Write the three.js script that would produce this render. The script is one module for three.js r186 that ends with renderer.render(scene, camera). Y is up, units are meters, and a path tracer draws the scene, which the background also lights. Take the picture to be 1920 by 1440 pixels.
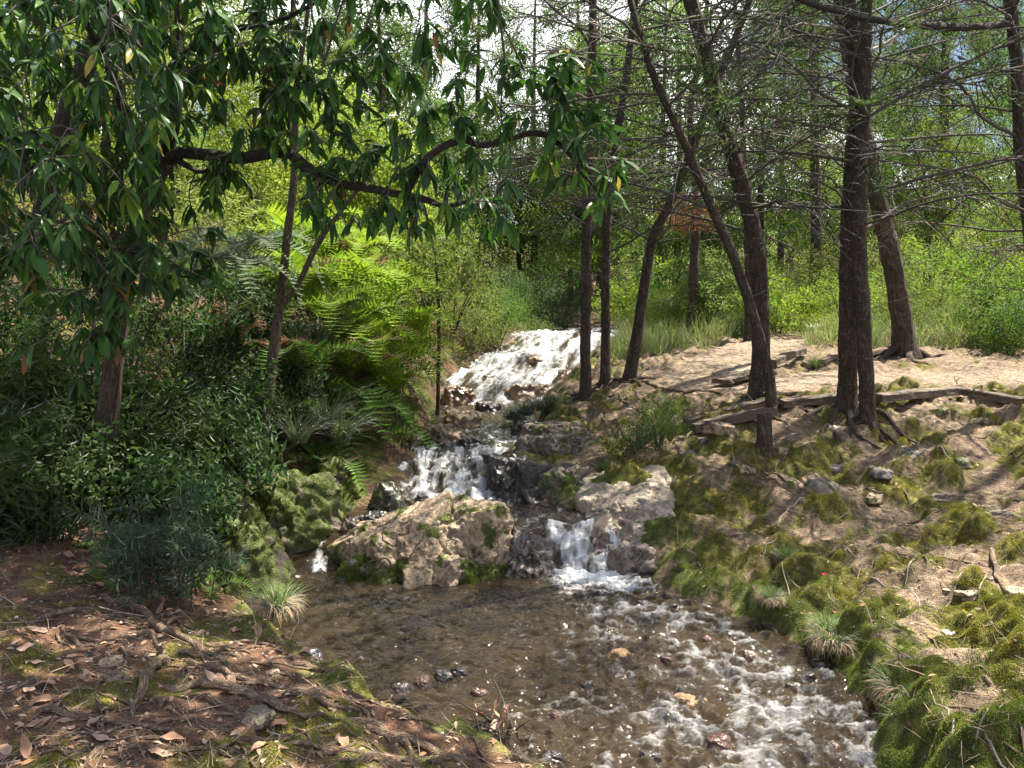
import * as THREE from 'three';
import { createNoise2D, createNoise3D } from 'simplex-noise';

// ---------------------------------------------------------------- camera, sky, sun, exposure
const EYE = 2.1, F = 1476, PITCH = Math.atan(120 / F);          // metres above the pool; focal length in photo pixels; tilt down
const scene = new THREE.Scene();
const camera = new THREE.PerspectiveCamera(2 * Math.atan(720 / F) * 180 / Math.PI, 4 / 3, 0.05, 400);
camera.position.set(0, EYE, 0);
camera.rotation.set(-PITCH, 0, 0);
scene.add(camera);
const renderer = new THREE.WebGLRenderer({ antialias: true });
renderer.setSize(1024, 768);
renderer.toneMapping = THREE.LinearToneMapping;
renderer.toneMappingExposure = 4.0;
renderer.shadowMap.enabled = true;

function mulberry(a) { return () => { a = (a + 0x6d2b79f5) | 0; let t = Math.imul(a ^ (a >>> 15), 1 | a); t = (t + Math.imul(t ^ (t >>> 7), 61 | t)) ^ t; return ((t ^ (t >>> 14)) >>> 0) / 4294967296; }; }
let R = mulberry(7);
const seed = (n) => { R = mulberry(n); };
const rr = (a, b) => a + (b - a) * R();
const pick = (a) => a[Math.floor(R() * a.length)];
const n2 = createNoise2D(mulberry(11)), n3 = createNoise3D(mulberry(12));
const clamp = (x, a = 0, b = 1) => Math.min(b, Math.max(a, x));
const mix = (a, b, t) => a + (b - a) * t;
const sst = (a, b, x) => { const t = clamp((x - a) / (b - a)); return t * t * (3 - 2 * t); };
const fbm2 = (x, y, o = 4) => { let s = 0, a = 0.5, f = 1; for (let i = 0; i < o; i++) { s += a * n2(x * f + i * 7.3, y * f - i * 3.1); a *= 0.5; f *= 2.03; } return s; };
const fbm3 = (x, y, z, o = 4) => { let s = 0, a = 0.5, f = 1; for (let i = 0; i < o; i++) { s += a * n3(x * f + i * 7.3, y * f - i * 3.1, z * f); a *= 0.5; f *= 2.03; } return s; };
const V = (x, y, z) => new THREE.Vector3(x, y, z);
const table = (t, x) => { if (x <= t[0][0]) return t[0][1]; for (let i = 1; i < t.length; i++) if (x <= t[i][0]) { const [a, b] = [t[i - 1], t[i]]; const k = (x - a[0]) / (b[0] - a[0]); return mix(a[1], b[1], k * k * (3 - 2 * k) * 0.5 + k * 0.5); } return t[t.length - 1][1]; };

const SUN = V(0.37, 0.90, -0.24).normalize();
// sky: broken bright cloud with blue between
{
  const w = 1024, h = 512, d = new Float32Array(w * h * 4);
  for (let j = 0; j < h; j++) for (let i = 0; i < w; i++) {
    const el = ((j + 0.5) / h - 0.5) * Math.PI, az = ((i + 0.5) / w - 0.5) * 2 * Math.PI;
    const x = Math.cos(el) * Math.cos(az), y = Math.sin(el), z = Math.cos(el) * Math.sin(az);
    const up = Math.max(y, 0);
    const f = fbm3(x * 1.7 + 4135.4, y * 2.6 + 1334, z * 1.7 - 2267.8, 6);  // offset picked so that cloud lies ahead for the pool to mirror
    const c = sst(-0.02, 0.16, f), near = Math.acos(clamp(x * SUN.x + y * SUN.y + z * SUN.z, -1, 1)), th = (0.82 + 0.3 * fbm3(x * 5, y * 6 + 9, z * 5, 4)) * (1 + 1.1 * Math.exp(-((near / 0.65) ** 2)));  // unseen cloud near the sun brightened to add glints on the pool
    const b = [mix(0.5, 0.07, up ** 0.45), mix(0.58, 0.16, up ** 0.45), mix(0.66, 0.42, up ** 0.45)];
    const k = (j * w + i) * 4;
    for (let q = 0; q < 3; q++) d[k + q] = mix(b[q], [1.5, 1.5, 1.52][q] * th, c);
    d[k + 3] = 1;
  }
  const t = new THREE.DataTexture(d, w, h, THREE.RGBAFormat, THREE.FloatType);
  t.mapping = THREE.EquirectangularReflectionMapping; t.magFilter = t.minFilter = THREE.LinearFilter; t.needsUpdate = true;
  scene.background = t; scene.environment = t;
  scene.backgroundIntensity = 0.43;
}
const sun = new THREE.DirectionalLight(new THREE.Color().setRGB(1, 0.93, 0.8), 5);
sun.position.copy(SUN).multiplyScalar(60); sun.castShadow = true; sun.shadow.radius = 1;
Object.assign(sun.shadow.camera, { left: -30, right: 30, top: 30, bottom: -30, near: 1, far: 140 });
sun.shadow.mapSize.set(4096, 4096);
scene.add(sun, sun.target);

// ---------------------------------------------------------------- helpers
// a photo pixel and a distance along -z to a point in the place
function pix(px, py, D) {
  const rx = (px - 960) / F, ry = (720 - py) / F, c = Math.cos(PITCH), s = Math.sin(PITCH);
  const dy = -s + ry * c, dz = -c - ry * s, k = D / -dz;
  return V(rx * k, EYE + dy * k, -D);
}
const pxm = (n, D) => n * D / F;        // photo pixels to metres at a distance
const used = {};
function numbered(name) { const n = used[name] = (used[name] ?? -1) + 1; return n ? `${name}_${String(n).padStart(3, '0')}` : name; }
function tag(o, label, category, group, kind) { o.userData.label = label; if (category) o.userData.category = category; if (group) o.userData.group = group; if (kind) o.userData.kind = kind; return o; }
function thing(name, label, category, group, pos, turn = 0) {
  const o = new THREE.Group(); o.name = numbered(name); if (pos) o.position.copy(pos); o.rotation.y = turn; scene.add(o);
  return tag(o, label, category, group);
}
function obj(name, geo, mat, parent = scene) {
  const m = new THREE.Mesh(geo, mat); m.name = parent === scene ? numbered(name) : name; m.castShadow = m.receiveShadow = true; parent.add(m); return m;
}
// collects triangles of one mesh
class MB {
  constructor() { this.p = []; this.n = []; this.t = []; this.c = []; this.i = []; }
  v(x, y, z, nx, ny, nz, u = 0, w = 0, c) { this.p.push(x, y, z); this.n.push(nx, ny, nz); this.t.push(u, w); if (c) this.c.push(...c); return this.p.length / 3 - 1; }
  f(a, b, c) { this.i.push(a, b, c); }
  q(a, b, c, d) { this.i.push(a, b, c, a, c, d); }
  add(g, m, col) {           // another builder or geometry's data under a matrix
    const p = g.p ?? g.attributes.position.array, n = g.n ?? g.attributes.normal.array, t = g.t ?? g.attributes.uv.array, gi = g.i ?? g.index.array, gc = g.p ? g.c : g.attributes.color?.array;
    const e = m.elements, at = this.p.length / 3, N = p.length / 3;
    for (let k = 0; k < N; k++) {
      const x = p[3 * k], y = p[3 * k + 1], z = p[3 * k + 2], a = n[3 * k], b = n[3 * k + 1], c = n[3 * k + 2];
      this.p.push(e[0] * x + e[4] * y + e[8] * z + e[12], e[1] * x + e[5] * y + e[9] * z + e[13], e[2] * x + e[6] * y + e[10] * z + e[14]);
      const nx = e[0] * a + e[4] * b + e[8] * c, ny = e[1] * a + e[5] * b + e[9] * c, nz = e[2] * a + e[6] * b + e[10] * c, l = Math.hypot(nx, ny, nz) || 1;
      this.n.push(nx / l, ny / l, nz / l); this.t.push(t[2 * k], t[2 * k + 1]);
      if (col) this.c.push(...col); else if (gc && gc.length) this.c.push(gc[3 * k], gc[3 * k + 1], gc[3 * k + 2]);
    }
    for (let k = 0; k < gi.length; k++) this.i.push(gi[k] + at);
  }
  geo(recompute) {
    const g = new THREE.BufferGeometry();
    g.setAttribute('position', new THREE.Float32BufferAttribute(this.p, 3));
    g.setAttribute('normal', new THREE.Float32BufferAttribute(this.n, 3));
    g.setAttribute('uv', new THREE.Float32BufferAttribute(this.t, 2));
    if (this.c.length) g.setAttribute('color', new THREE.Float32BufferAttribute(this.c, this.c4 ? 4 : 3));
    g.setIndex(this.i.length > 0 ? this.i : []);
    if (recompute) g.computeVertexNormals();
    return g;
  }
  build(name, mat, parent, recompute) { return obj(name, this.geo(recompute), mat, parent); }
}
const _m = new THREE.Matrix4(), _q = new THREE.Quaternion(), _e = new THREE.Euler();
const mat4 = (pos, rx, ry, rz, s = 1) => new THREE.Matrix4().compose(pos, new THREE.Quaternion().setFromEuler(new THREE.Euler(rx, ry, rz, 'YXZ')), typeof s === 'number' ? V(s, s, s) : s);
// matrix whose +y looks along dir, turned by roll about it
function along(pos, dir, roll = 0, s = 1) {
  const q = new THREE.Quaternion().setFromUnitVectors(V(0, 1, 0), dir.clone().normalize());
  return new THREE.Matrix4().compose(pos, q.multiply(new THREE.Quaternion().setFromAxisAngle(V(0, 1, 0), roll)), typeof s === 'number' ? V(s, s, s) : s);
}
// a limb: smooth tube through points with radii (bark ridges and knots come from noise)
function tube(b, pts, rad, { sides = 8, seg = 0, rough = 0, flare = 0, uv = 1, cap = true, close = false } = {}) {
  const cv = pts.length > 2 ? new THREE.CatmullRomCurve3(pts, false, 'centripetal') : null;
  const L = pts.reduce((s, p, k) => (k ? s + p.distanceTo(pts[k - 1]) : 0), 0);
  const N = seg || Math.max(2, pts.length * 3);
  const at = (t) => (cv ? cv.getPoint(t) : pts[0].clone().lerp(pts[1], t));
  let U = null, first = 0; const so = n2(pts[0].x * 9.1, pts[0].z * 7.7) * 50;
  for (let k = 0; k <= N; k++) {
    const t = k / N, c = at(t), d = at(Math.min(1, t + 0.01)).sub(at(Math.max(0, t - 0.01))).normalize();
    if (!U) { U = V(1, 0, 0); if (Math.abs(d.x) > 0.9) U.set(0, 0, 1); }
    U.addScaledVector(d, -U.dot(d)).normalize();
    const W = d.clone().cross(U), f = t * (rad.length - 1), i0 = Math.min(rad.length - 2, Math.floor(f));
    const r0 = rad.length > 1 ? mix(rad[i0], rad[i0 + 1], f - i0) : rad[0];
    for (let s = 0; s <= sides; s++) {
      const a = (s % sides) / sides * Math.PI * 2, ca = Math.cos(a), sa = Math.sin(a);
      let r = r0;
      if (rough) r *= 1 + rough * (fbm3(ca * 1.6 + so, sa * 1.6, t * L * 1.3, 3) * 1.2 + 0.5 * n3(ca * 4 + so, sa * 4, t * L * 2.2));
      if (flare) r *= 1 + flare * Math.exp(-t * L / (r0 * 2.2)) * (1 + 0.55 * Math.sin(a * 3 + so) + 0.35 * Math.sin(a * 5 + so * 2));
      const nx = U.x * ca + W.x * sa, ny = U.y * ca + W.y * sa, nz = U.z * ca + W.z * sa;
      const id = b.v(c.x + nx * r, c.y + ny * r, c.z + nz * r, nx, ny, nz, s / sides * Math.max(0.06, 6.28 * rad[0]) * uv, t * L * uv);
      if (k === 0 && s === 0) first = id;
    }
  }
  const S = sides + 1;
  for (let k = 0; k < N; k++) for (let s = 0; s < sides; s++) { const a = first + k * S + s; b.q(a, a + 1, a + S + 1, a + S); }
  if (cap) { const e = at(1), d = at(1).sub(at(0.97)).normalize(), c = b.v(e.x, e.y, e.z, d.x, d.y, d.z); for (let s = 0; s < sides; s++) b.f(first + N * S + s, first + N * S + s + 1, c); }
  return b;
}
// ---------------------------------------------------------------- textures (grain only)
function tex(size, fn, srgb) {
  const d = new Uint8Array(size * size * 4);
  for (let j = 0; j < size; j++) for (let i = 0; i < size; i++) { const c = fn(i / size, j / size), k = (j * size + i) * 4; d[k] = clamp(c[0]) * 255; d[k + 1] = clamp(c[1]) * 255; d[k + 2] = clamp(c[2]) * 255; d[k + 3] = 255; }
  const t = new THREE.DataTexture(d, size, size); t.wrapS = t.wrapT = THREE.RepeatWrapping; t.magFilter = THREE.LinearFilter; t.minFilter = THREE.LinearMipmapLinearFilter; t.generateMipmaps = true;
  if (srgb) t.colorSpace = THREE.SRGBColorSpace; t.needsUpdate = true; return t;
}
// periodic noise: sample a torus
const pn = (u, v, fu, fv, o = 4, s = 0) => { let r = 0, a = 0.5; for (let k = 0; k < o; k++) { const A = u * 6.28318, B = v * 6.28318, ru = fu * 2 ** k / 6.28, rv = fv * 2 ** k / 6.28; r += a * n3(Math.cos(A) * ru + s + k * 5.1, Math.sin(A) * ru + Math.cos(B) * rv, Math.sin(B) * rv - s); a *= 0.55; } return r; };
const grey = (x) => [x, x, x];
const T = {
  soil: tex(512, (u, v) => { const a = pn(u, v, 8, 8, 4), b = pn(u, v, 60, 60, 3, 9), c = pn(u, v, 140, 40, 2, 4); const g = 0.72 + 0.34 * a + 0.36 * b + 0.14 * c; return [g * 1.02, g, g * 0.96]; }, true),
  soilB: tex(512, (u, v) => grey(0.5 + 0.35 * pn(u, v, 10, 10, 4) + 0.4 * pn(u, v, 70, 70, 3, 9))),
  bark: tex(512, (u, v) => {
    const r = Math.abs(pn(u, v, 22, 3.5, 4)), a = pn(u, v, 5, 4, 3, 3), l = pn(u, v, 16, 12, 3, 17), sp = pn(u, v, 50, 40, 2, 23);
    const g = 0.42 + 0.6 * r + 0.22 * a; const li = sst(0.3, 0.42, l) * 0.8 + sst(0.34, 0.44, sp) * 1.0;
    return [mix(g, 1.0, clamp(li) * 0.9), mix(g * 0.93, 1.0, clamp(li) * 0.9), mix(g * 0.84, 0.95, clamp(li) * 0.9)];
  }, true),
  barkB: tex(512, (u, v) => grey(0.2 + 1.3 * Math.abs(pn(u, v, 22, 3.5, 4)) + 0.2 * pn(u, v, 30, 30, 2, 3))),
  rock: tex(512, (u, v) => { const a = pn(u, v, 6, 6, 5), b = pn(u, v, 50, 50, 3, 6), cr = Math.abs(pn(u, v, 3, 3, 4, 31)); const g = 0.8 + 0.25 * a + 0.2 * b - 0.3 * sst(0.025, 0, cr); return [g, g * 0.985, g * 0.96]; }, true),
  rockB: tex(512, (u, v) => grey(0.5 + 0.3 * pn(u, v, 6, 6, 5) + 0.2 * pn(u, v, 50, 50, 3, 6) - 0.5 * sst(0.025, 0, Math.abs(pn(u, v, 3, 3, 4, 31))))),
  ripple: tex(512, (u, v) => grey(0.5 + 0.55 * pn(u, v, 9, 16, 5))),
  wood: tex(256, (u, v) => { const g = 0.7 + 0.4 * pn(u, v, 3, 40, 3) + 0.15 * pn(u, v, 12, 80, 2, 5); return [g, g * 0.97, g * 0.93]; }, true),
};
const rep = (t, a, b = a) => { const c = t.clone(); c.repeat.set(a, b); c.needsUpdate = true; return c; };
const std = (o) => new THREE.MeshStandardMaterial(o);
const phy = (o) => new THREE.MeshPhysicalMaterial({ side: THREE.DoubleSide, ...o });
const rgb = (r, g, b) => new THREE.Color().setRGB(r, g, b);
const M = {
  ground: std({ vertexColors: true, map: rep(T.soil, 1.3), bumpMap: rep(T.soilB, 1.3), bumpScale: 0.02, roughness: 0.95 }),
  rock: std({ vertexColors: true, map: rep(T.rock, 1.2), bumpMap: rep(T.rockB, 1.2), bumpScale: 0.02, roughness: 0.8 }),
  wetRock: std({ vertexColors: true, map: rep(T.rock, 0.9), bumpMap: rep(T.rockB, 0.9), bumpScale: 0.012, roughness: 0.3 }),
  bark: std({ color: rgb(0.165, 0.13, 0.105), map: rep(T.bark, 1.6, 0.8), bumpMap: rep(T.barkB, 1.6, 0.8), bumpScale: 0.02, roughness: 0.95 }),
  barkPale: std({ color: rgb(0.24, 0.20, 0.15), map: rep(T.bark, 3, 2), bumpMap: rep(T.barkB, 3, 2), bumpScale: 0.008, roughness: 0.9 }),
  barkDark: std({ color: rgb(0.07, 0.055, 0.04), map: rep(T.bark, 3, 2), bumpMap: rep(T.barkB, 3, 2), bumpScale: 0.01, roughness: 0.95 }),
  twig: std({ color: rgb(0.06, 0.05, 0.042), roughness: 0.9 }),
  twigPale: std({ color: rgb(0.28, 0.24, 0.19), roughness: 0.9 }),
  root: std({ color: rgb(0.44, 0.33, 0.25), map: rep(T.bark, 4, 3), bumpMap: rep(T.barkB, 4, 3), bumpScale: 0.006, roughness: 0.85 }),
  wood: std({ color: rgb(0.20, 0.15, 0.11), map: rep(T.wood, 1, 1), bumpMap: rep(T.wood, 1, 1), bumpScale: 0.006, roughness: 0.85 }),
  leafBig: phy({ vertexColors: true, roughness: 0.95, transmission: 0.4, thickness: 0, specularIntensity: 0.4, clearcoat: 0.28, clearcoatRoughness: 0.25 }),
  leaf: phy({ color: rgb(1, 1, 1), roughness: 1, transmission: 0.5, thickness: 0, specularIntensity: 0.3 }),
  fern: phy({ color: rgb(1, 1, 1), vertexColors: true, roughness: 1, transmission: 0.45, thickness: 0, specularIntensity: 0.3 }),
  blade: phy({ vertexColors: true, roughness: 1, transmission: 0.4, thickness: 0 }),
  dead: phy({ vertexColors: true, roughness: 0.9, transmission: 0.12, thickness: 0 }),
  water: phy({ color: rgb(0.2, 0.145, 0.085), roughness: 0.04, transmission: 0.87, thickness: 0, ior: 1.33, bumpMap: rep(T.ripple, 1.0, 1.0), bumpScale: 0.014 }),
  foam: phy({ color: rgb(0.8, 0.81, 0.83), vertexColors: true, transparent: true, roughness: 0.55, bumpMap: rep(T.ripple, 3, 3), bumpScale: 0.02 }),
};
// ---------------------------------------------------------------- the lie of the land
// stream: distance, edge on one side, edge on the other, water level
const XL = [[0.5, 0.9], [2, 0.9], [3, 0.42], [3.35, 0.1], [3.72, -0.45], [4.05, -0.85], [4.63, -1.3], [5.2, -1.75], [5.7, -2.05], [6.2, -2.25], [6.85, -1.95], [7.3, -1.65], [7.8, -1.38], [8.4, -1.25], [10.2, -1.2], [12, -1.15], [13, -1.3], [14.5, -0.95], [16.5, -0.15], [17.5, 0.05], [20, 0.9], [26, 1.6], [40, 2]];
const XR = [[0.5, 1.3], [2, 1.5], [3.5, 1.74], [3.95, 1.92], [4.4, 1.95], [4.65, 1.92], [5.1, 1.84], [5.5, 1.58], [5.95, 1.22], [6.45, 1.05], [7, 0.92], [7.45, 0.66], [7.8, 0.2], [8.2, -0.22], [9, 0.05], [10, 0.3], [11, 0.36], [12, 0.4], [13, 0.95], [14.5, 1.35], [16, 1.9], [17.5, 2.5], [20, 3.1], [26, 3.6], [40, 4]];
const LV = [[0.5, -0.04], [3, 0], [6.35, 0.0], [7.05, 0.25], [7.6, 0.3], [9, 0.6], [11, 0.68], [12.4, 0.78], [14.2, 1.14], [15.3, 1.42], [17.5, 1.8], [26, 1.95], [40, 2.5]];
const xl = (D) => table(XL, D), xr = (D) => table(XR, D), lv = (D) => table(LV, D);
const cps = [];
for (const [x, y, D] of [
  [1920, 1250, 3.64], [1920, 1440, 3.0], [1800, 1200, 4.3], [1920, 1100, 4.8], [1920, 1000, 5.5], [1600, 1050, 5.7], [1400, 1070, 5.95], [1250, 1000, 6.6], [1250, 950, 6.95], [1600, 950, 6.8], [1400, 900, 7.2],
  [1430, 850, 7.4], [1600, 850, 7.6], [1900, 850, 7.4], [1600, 775, 8.3], [1900, 770, 8.4], [1440, 775, 8.4], [1250, 850, 7.9], [1230, 790, 8.8], [1100, 745, 11], [1050, 790, 10], [1000, 840, 9], [1700, 700, 11], [1900, 690, 11],
  [1690, 655, 13], [1920, 665, 13], [1280, 690, 12], [1180, 715, 11.5], [1280, 640, 15], [1535, 592, 19], [1180, 610, 19], [100, 1400, 2.85], [600, 1350, 3.2], [850, 1420, 3.1], [300, 1250, 3.55], [500, 1200, 4.1], [50, 1100, 4.4],
  [250, 1130, 4.4], [400, 1150, 4.5], [60, 1000, 5.2], [195, 945, 6], [300, 960, 6], [490, 880, 7.5], [560, 960, 7], [60, 800, 7.5], [300, 750, 8.5]]) { const p = pix(x, y, D); cps.push([p.x, p.z, p.y]); }
for (const [x, h, z] of [[0, 0.5, 0], [-2, 0.52, -1], [3, 0.4, 0], [-5, 0.8, -2], [-6, 2, -5], [-10, 3, -3], [-2.6, 1.45, -9.5], [-2.2, 1.7, -12], [-5, 2.4, -10], [-8, 3.4, -9], [-6, 3.8, -15], [-0.9, 2.0, -16.5], [-3, 3, -18],
  [-10, 5.5, -20], [-1, 2.6, -22], [8, 2.6, -24], [20, 4.6, -30], [3.5, 2.3, -24], [10, 6, -45], [-5, 6.5, -38], [1, 5, -45], [-25, 10, -30], [30, 6, -20], [30, 3, 0], [-30, 6, 0], [0, 9, -75], [40, 12, -75], [-40, 14, -75], [8, 0.9, -4], [12, 1.5, -9], [1.9, 1.6, -15.5]]) cps.push([x, z, h]);
const TPS = (() => {
  const n = cps.length, N = n + 3, A = [], U = (r2) => (r2 < 1e-9 ? 0 : r2 * Math.log(r2));
  for (let i = 0; i < N; i++) A.push(new Float64Array(N + 1));
  for (let i = 0; i < n; i++) {
    for (let j = 0; j < n; j++) A[i][j] = U((cps[i][0] - cps[j][0]) ** 2 + (cps[i][1] - cps[j][1]) ** 2) + (i === j ? 0.06 : 0);
    A[i][n] = A[n][i] = 1; A[i][n + 1] = A[n + 1][i] = cps[i][0]; A[i][n + 2] = A[n + 2][i] = cps[i][1]; A[i][N] = cps[i][2];
  }
  for (let c = 0; c < N; c++) {
    let p = c; for (let r = c + 1; r < N; r++) if (Math.abs(A[r][c]) > Math.abs(A[p][c])) p = r;
    [A[c], A[p]] = [A[p], A[c]];
    for (let r = 0; r < N; r++) if (r !== c && A[r][c]) { const k = A[r][c] / A[c][c]; for (let q = c; q <= N; q++) A[r][q] -= k * A[c][q]; }
  }
  const w = A.map((r, i) => r[N] / r[i]);
  return (x, z) => { let s = w[n] + w[n + 1] * x + w[n + 2] * z; for (let i = 0; i < n; i++) s += w[i] * U((x - cps[i][0]) ** 2 + (z - cps[i][1]) ** 2); return s; };
})();
// how far outside the stream a spot lies (negative: in the stream) and on which side
function bank(x, z) {
  const D = -z, wob = 0.07 * n2(x * 1.7 + 3, z * 1.7) + 0.035 * n2(x * 5, z * 5), a = xl(D), b = xr(D);
  const s = x > (a + b) / 2 ? 1 : -1; return [s, (s > 0 ? x - b : a - x) + wob];
}
const ridged = (x, z) => 1 - Math.abs(n2(x, z)) * 1.7;
function hummock(x, z, s) {      // moss cushions over rock and roots
  const big = fbm2(x * 0.9 + 5, z * 1.1, 3) * 0.14, c1 = n2(x * 1.5 + 3, z * 2.0 - 1), c2 = n2(x * 3.1 + 9, z * 4.1), m = sst(-0.2, 0.65, c1) * 0.1 + sst(-0.1, 0.6, c2) * 0.05 + Math.max(0, ridged(x * 2.1 - 4, z * 2.6)) * 0.018 + fbm2(x * 6, z * 7, 3) * 0.035 + (1 - Math.abs(n2(x * 5.3 + 2, z * 6.1)) * 2) * 0.008 + n2(x * 13, z * 14) * 0.008;
  return s > 0 ? big + m - 0.075 : big * 0.6 + m * 0.5 - 0.04;
}
// the path: distance to its line (bare trodden earth)
const pathPts = [[6.5, -10.3], [4.6, -10.6], [3.2, -9.9], [2.6, -10.8], [3.4, -12.4], [4.6, -14.2], [6.2, -16.3], [7.0, -18.5], [6.5, -24]];
function pathAt(x, z) { let m = 9; for (let i = 1; i < pathPts.length; i++) { const [ax, az] = pathPts[i - 1], [bx, bz] = pathPts[i], k = clamp(((x - ax) * (bx - ax) + (z - az) * (bz - az)) / ((bx - ax) ** 2 + (bz - az) ** 2)); m = Math.min(m, Math.hypot(x - mix(ax, bx, k), z - mix(az, bz, k))); } return m; }
function height(x, z) {
  const D = -z; let h = TPS(x, z);
  const [s, u] = bank(x, z), p = sst(0.9, 0.35, pathAt(x, z)), far = sst(30, 14, D);
  h += hummock(x, z, s) * far * (1 - 0.8 * p) * (D < 14 && D > 2 ? 0.5 + 0.6 * mossAt(x, z) : 1) + (D > 22 ? fbm2(x * 0.15, z * 0.15, 3) * 0.8 * sst(22, 30, D) : 0);
  const end = sst(25.5, 22, D);
  if (u < 1.2 && D > 0.3 && D < 26) {
    const level = lv(D), w = (s > 0 ? 0.26 : D < 5 ? 0.3 : 0.5);
    const bed = level - 0.05 - 0.2 * sst(0.02, -0.5, u) - (D > 7.5 && D < 9 || D > 12.4 ? -0.1 : 0) + 0.05 * fbm2(x * 4, z * 4, 3);
    h = Math.max(h, level + 0.1 + 0.06 * n2(x * 3, z * 3));
    h = mix(bed, h, 1 - (1 - Math.pow(sst(-0.06, w, u), 0.8)) * end);
  }
  return h;
}
function gp(px, py, D0 = 2.5, D1 = 60) {       // where the line of sight through a pixel meets the ground
  let a = D0; for (let D = D0; D < D1; D += 0.03 + D * 0.004) { const p = pix(px, py, D); if (p.y < height(p.x, p.z)) { const q = pix(px, py, (a + D) / 2); q.y = height(q.x, q.z); return q; } a = D; }
  const q = pix(px, py, D1); q.y = height(q.x, q.z); return q;
}
const onGround = (x, z, dy = 0) => V(x, height(x, z) + dy, z);
const nrm = (x, z, e = 0.04) => V(height(x - e, z) - height(x + e, z), 2 * e, height(x, z - e) - height(x, z + e)).normalize();

function mossAt(x, z) {       // share of moss cover
  const [s, u] = bank(x, z), D = -z; const f = fbm2(x * 1.3 + 20, z * 1.3, 4);
  if (s > 0) { const damp = sst(1.3, 0.1, u); return clamp(sst(-0.25, 0.25, f - 0.04 + damp * 0.46 - sst(8.5, 11, D) * 0.3 + sst(13.5, 16, D) * 0.75)) * sst(0.5, 0.9, pathAt(x, z)); }
  return sst(-0.02, 0.3, f + sst(0.9, 0.1, u) * 0.3 - (x < -2 && D < 5 ? 0.1 : 0)) * 0.85;
}
function groundColor(x, z) {
  const [s, u] = bank(x, z), D = -z, m = mossAt(x, z), f = fbm2(x * 2.2 - 7, z * 2.2, 4), g = fbm2(x * 9, z * 9, 3);
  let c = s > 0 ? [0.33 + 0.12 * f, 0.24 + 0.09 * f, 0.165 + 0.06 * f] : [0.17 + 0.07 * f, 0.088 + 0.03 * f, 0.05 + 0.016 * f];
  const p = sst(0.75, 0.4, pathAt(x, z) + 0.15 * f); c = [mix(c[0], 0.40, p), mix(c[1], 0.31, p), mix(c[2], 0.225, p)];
  const gr = [0.185 + 0.06 * f + 0.05 * g, 0.18 + 0.05 * f + 0.03 * g, 0.022 + 0.012 * f];
  const wet = sst(0.9, 0.15, u + 0.25 * f); gr[0] *= mix(1, 0.75, wet); gr[1] *= mix(1, 0.92, wet);
  const k = clamp(m + g * 0.5 * (m > 0.05 ? 1 : 0)); c = [mix(c[0], gr[0], k), mix(c[1], gr[1], k), mix(c[2], gr[2], k)];
  if (u < 0.03) { const t = sst(0.05, -0.05, u), q = sst(-0.1, 0.35, fbm2(x * 2.4, z * 2.4, 3)); const bed = [mix(0.085, 0.30, q), mix(0.06, 0.20, q), mix(0.04, 0.11, q)]; c = c.map((v, i) => mix(v, bed[i], t)); }
  return c.map((v) => Math.max(0.012, v));
}
{
  const axis = (stops) => { const a = []; for (let i = 1; i < stops.length; i++) { const [p, st0] = stops[i - 1], [q, st1] = stops[i]; let x = p; while (x < q - 1e-6) { a.push(x); x += mix(st0, st1, (x - p) / (q - p)); } } a.push(stops[stops.length - 1][0]); return a; };
  const xs = axis([[-90, 8], [-30, 2], [-8, 0.25], [-4, 0.035], [-2.5, 0.026], [4, 0.028], [7, 0.07], [14, 0.4], [40, 3], [95, 9]]);
  const zs = axis([[-1, 0.5], [2, 0.08], [2.6, 0.024], [7, 0.026], [9, 0.035], [13, 0.07], [20, 0.18], [40, 1.2], [110, 6]]).map((d) => -d);
  const b = new MB();
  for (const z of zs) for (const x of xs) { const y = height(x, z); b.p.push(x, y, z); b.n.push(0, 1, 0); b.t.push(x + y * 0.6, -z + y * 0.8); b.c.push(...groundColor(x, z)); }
  const W = xs.length; for (let j = 0; j < zs.length - 1; j++) for (let i = 0; i < W - 1; i++) { const a = j * W + i; b.q(a, a + 1, a + W + 1, a + W); }
  tag(b.build('ground', M.ground, scene, true), 'mossy brown forest floor rising from both banks of the stream', 'ground', null, 'structure');
}

// ---------------------------------------------------------------- water
function roughAt(x, D) {      // 0 still pool .. 1 broken water
  if (D < 6.3) return clamp(sst(-0.35, 0.45, x - table([[2.5, -0.6], [3.6, -0.3], [4.6, 0.08], [6, 0.35]], D)) * 0.9 + 0.08);
  return table([[6.3, 0.9], [7.05, 1], [7.15, 0.35], [7.5, 0.5], [7.7, 1], [9, 1], [9.4, 0.55], [10.8, 0.5], [11.3, 0.25], [12.2, 0.3], [12.5, 1], [40, 1]], D);
}
function waterY(x, D) {
  const r = roughAt(x, D); let y = lv(D);
  const cr = 0.7; y += r * cr * (0.035 * fbm2(x * 3.2, D * 3.6, 3) + 0.03 * Math.max(0, ridged(x * 4 + 2, D * 4.4)) - 0.014 + 0.016 * n2(x * 9, D * 11) + 0.008 * n2(x * 21, D * 24)) + (0.4 + 0.6 * sst(-2.1, -0.9, x)) * (0.012 * n2(x * 2.8, D * 5.5 + 3) + 0.011 * n2(x * 6 + 2, D * 12) + 0.004 * n2(x * 13, D * 24));
  if (D > 12.4) y += 0.05 * n2((x - D * 0.28) * 1.6, D * 0.7) + 0.025 * n2((x - D * 0.28) * 4, D * 1.0);
  else if (D > 7.6 && D < 9.1) y += 0.06 * n2(x * 3, D * 2.4) * sst(7.6, 7.9, D) * sst(9.1, 8.8, D);
  return y;
}
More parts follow.
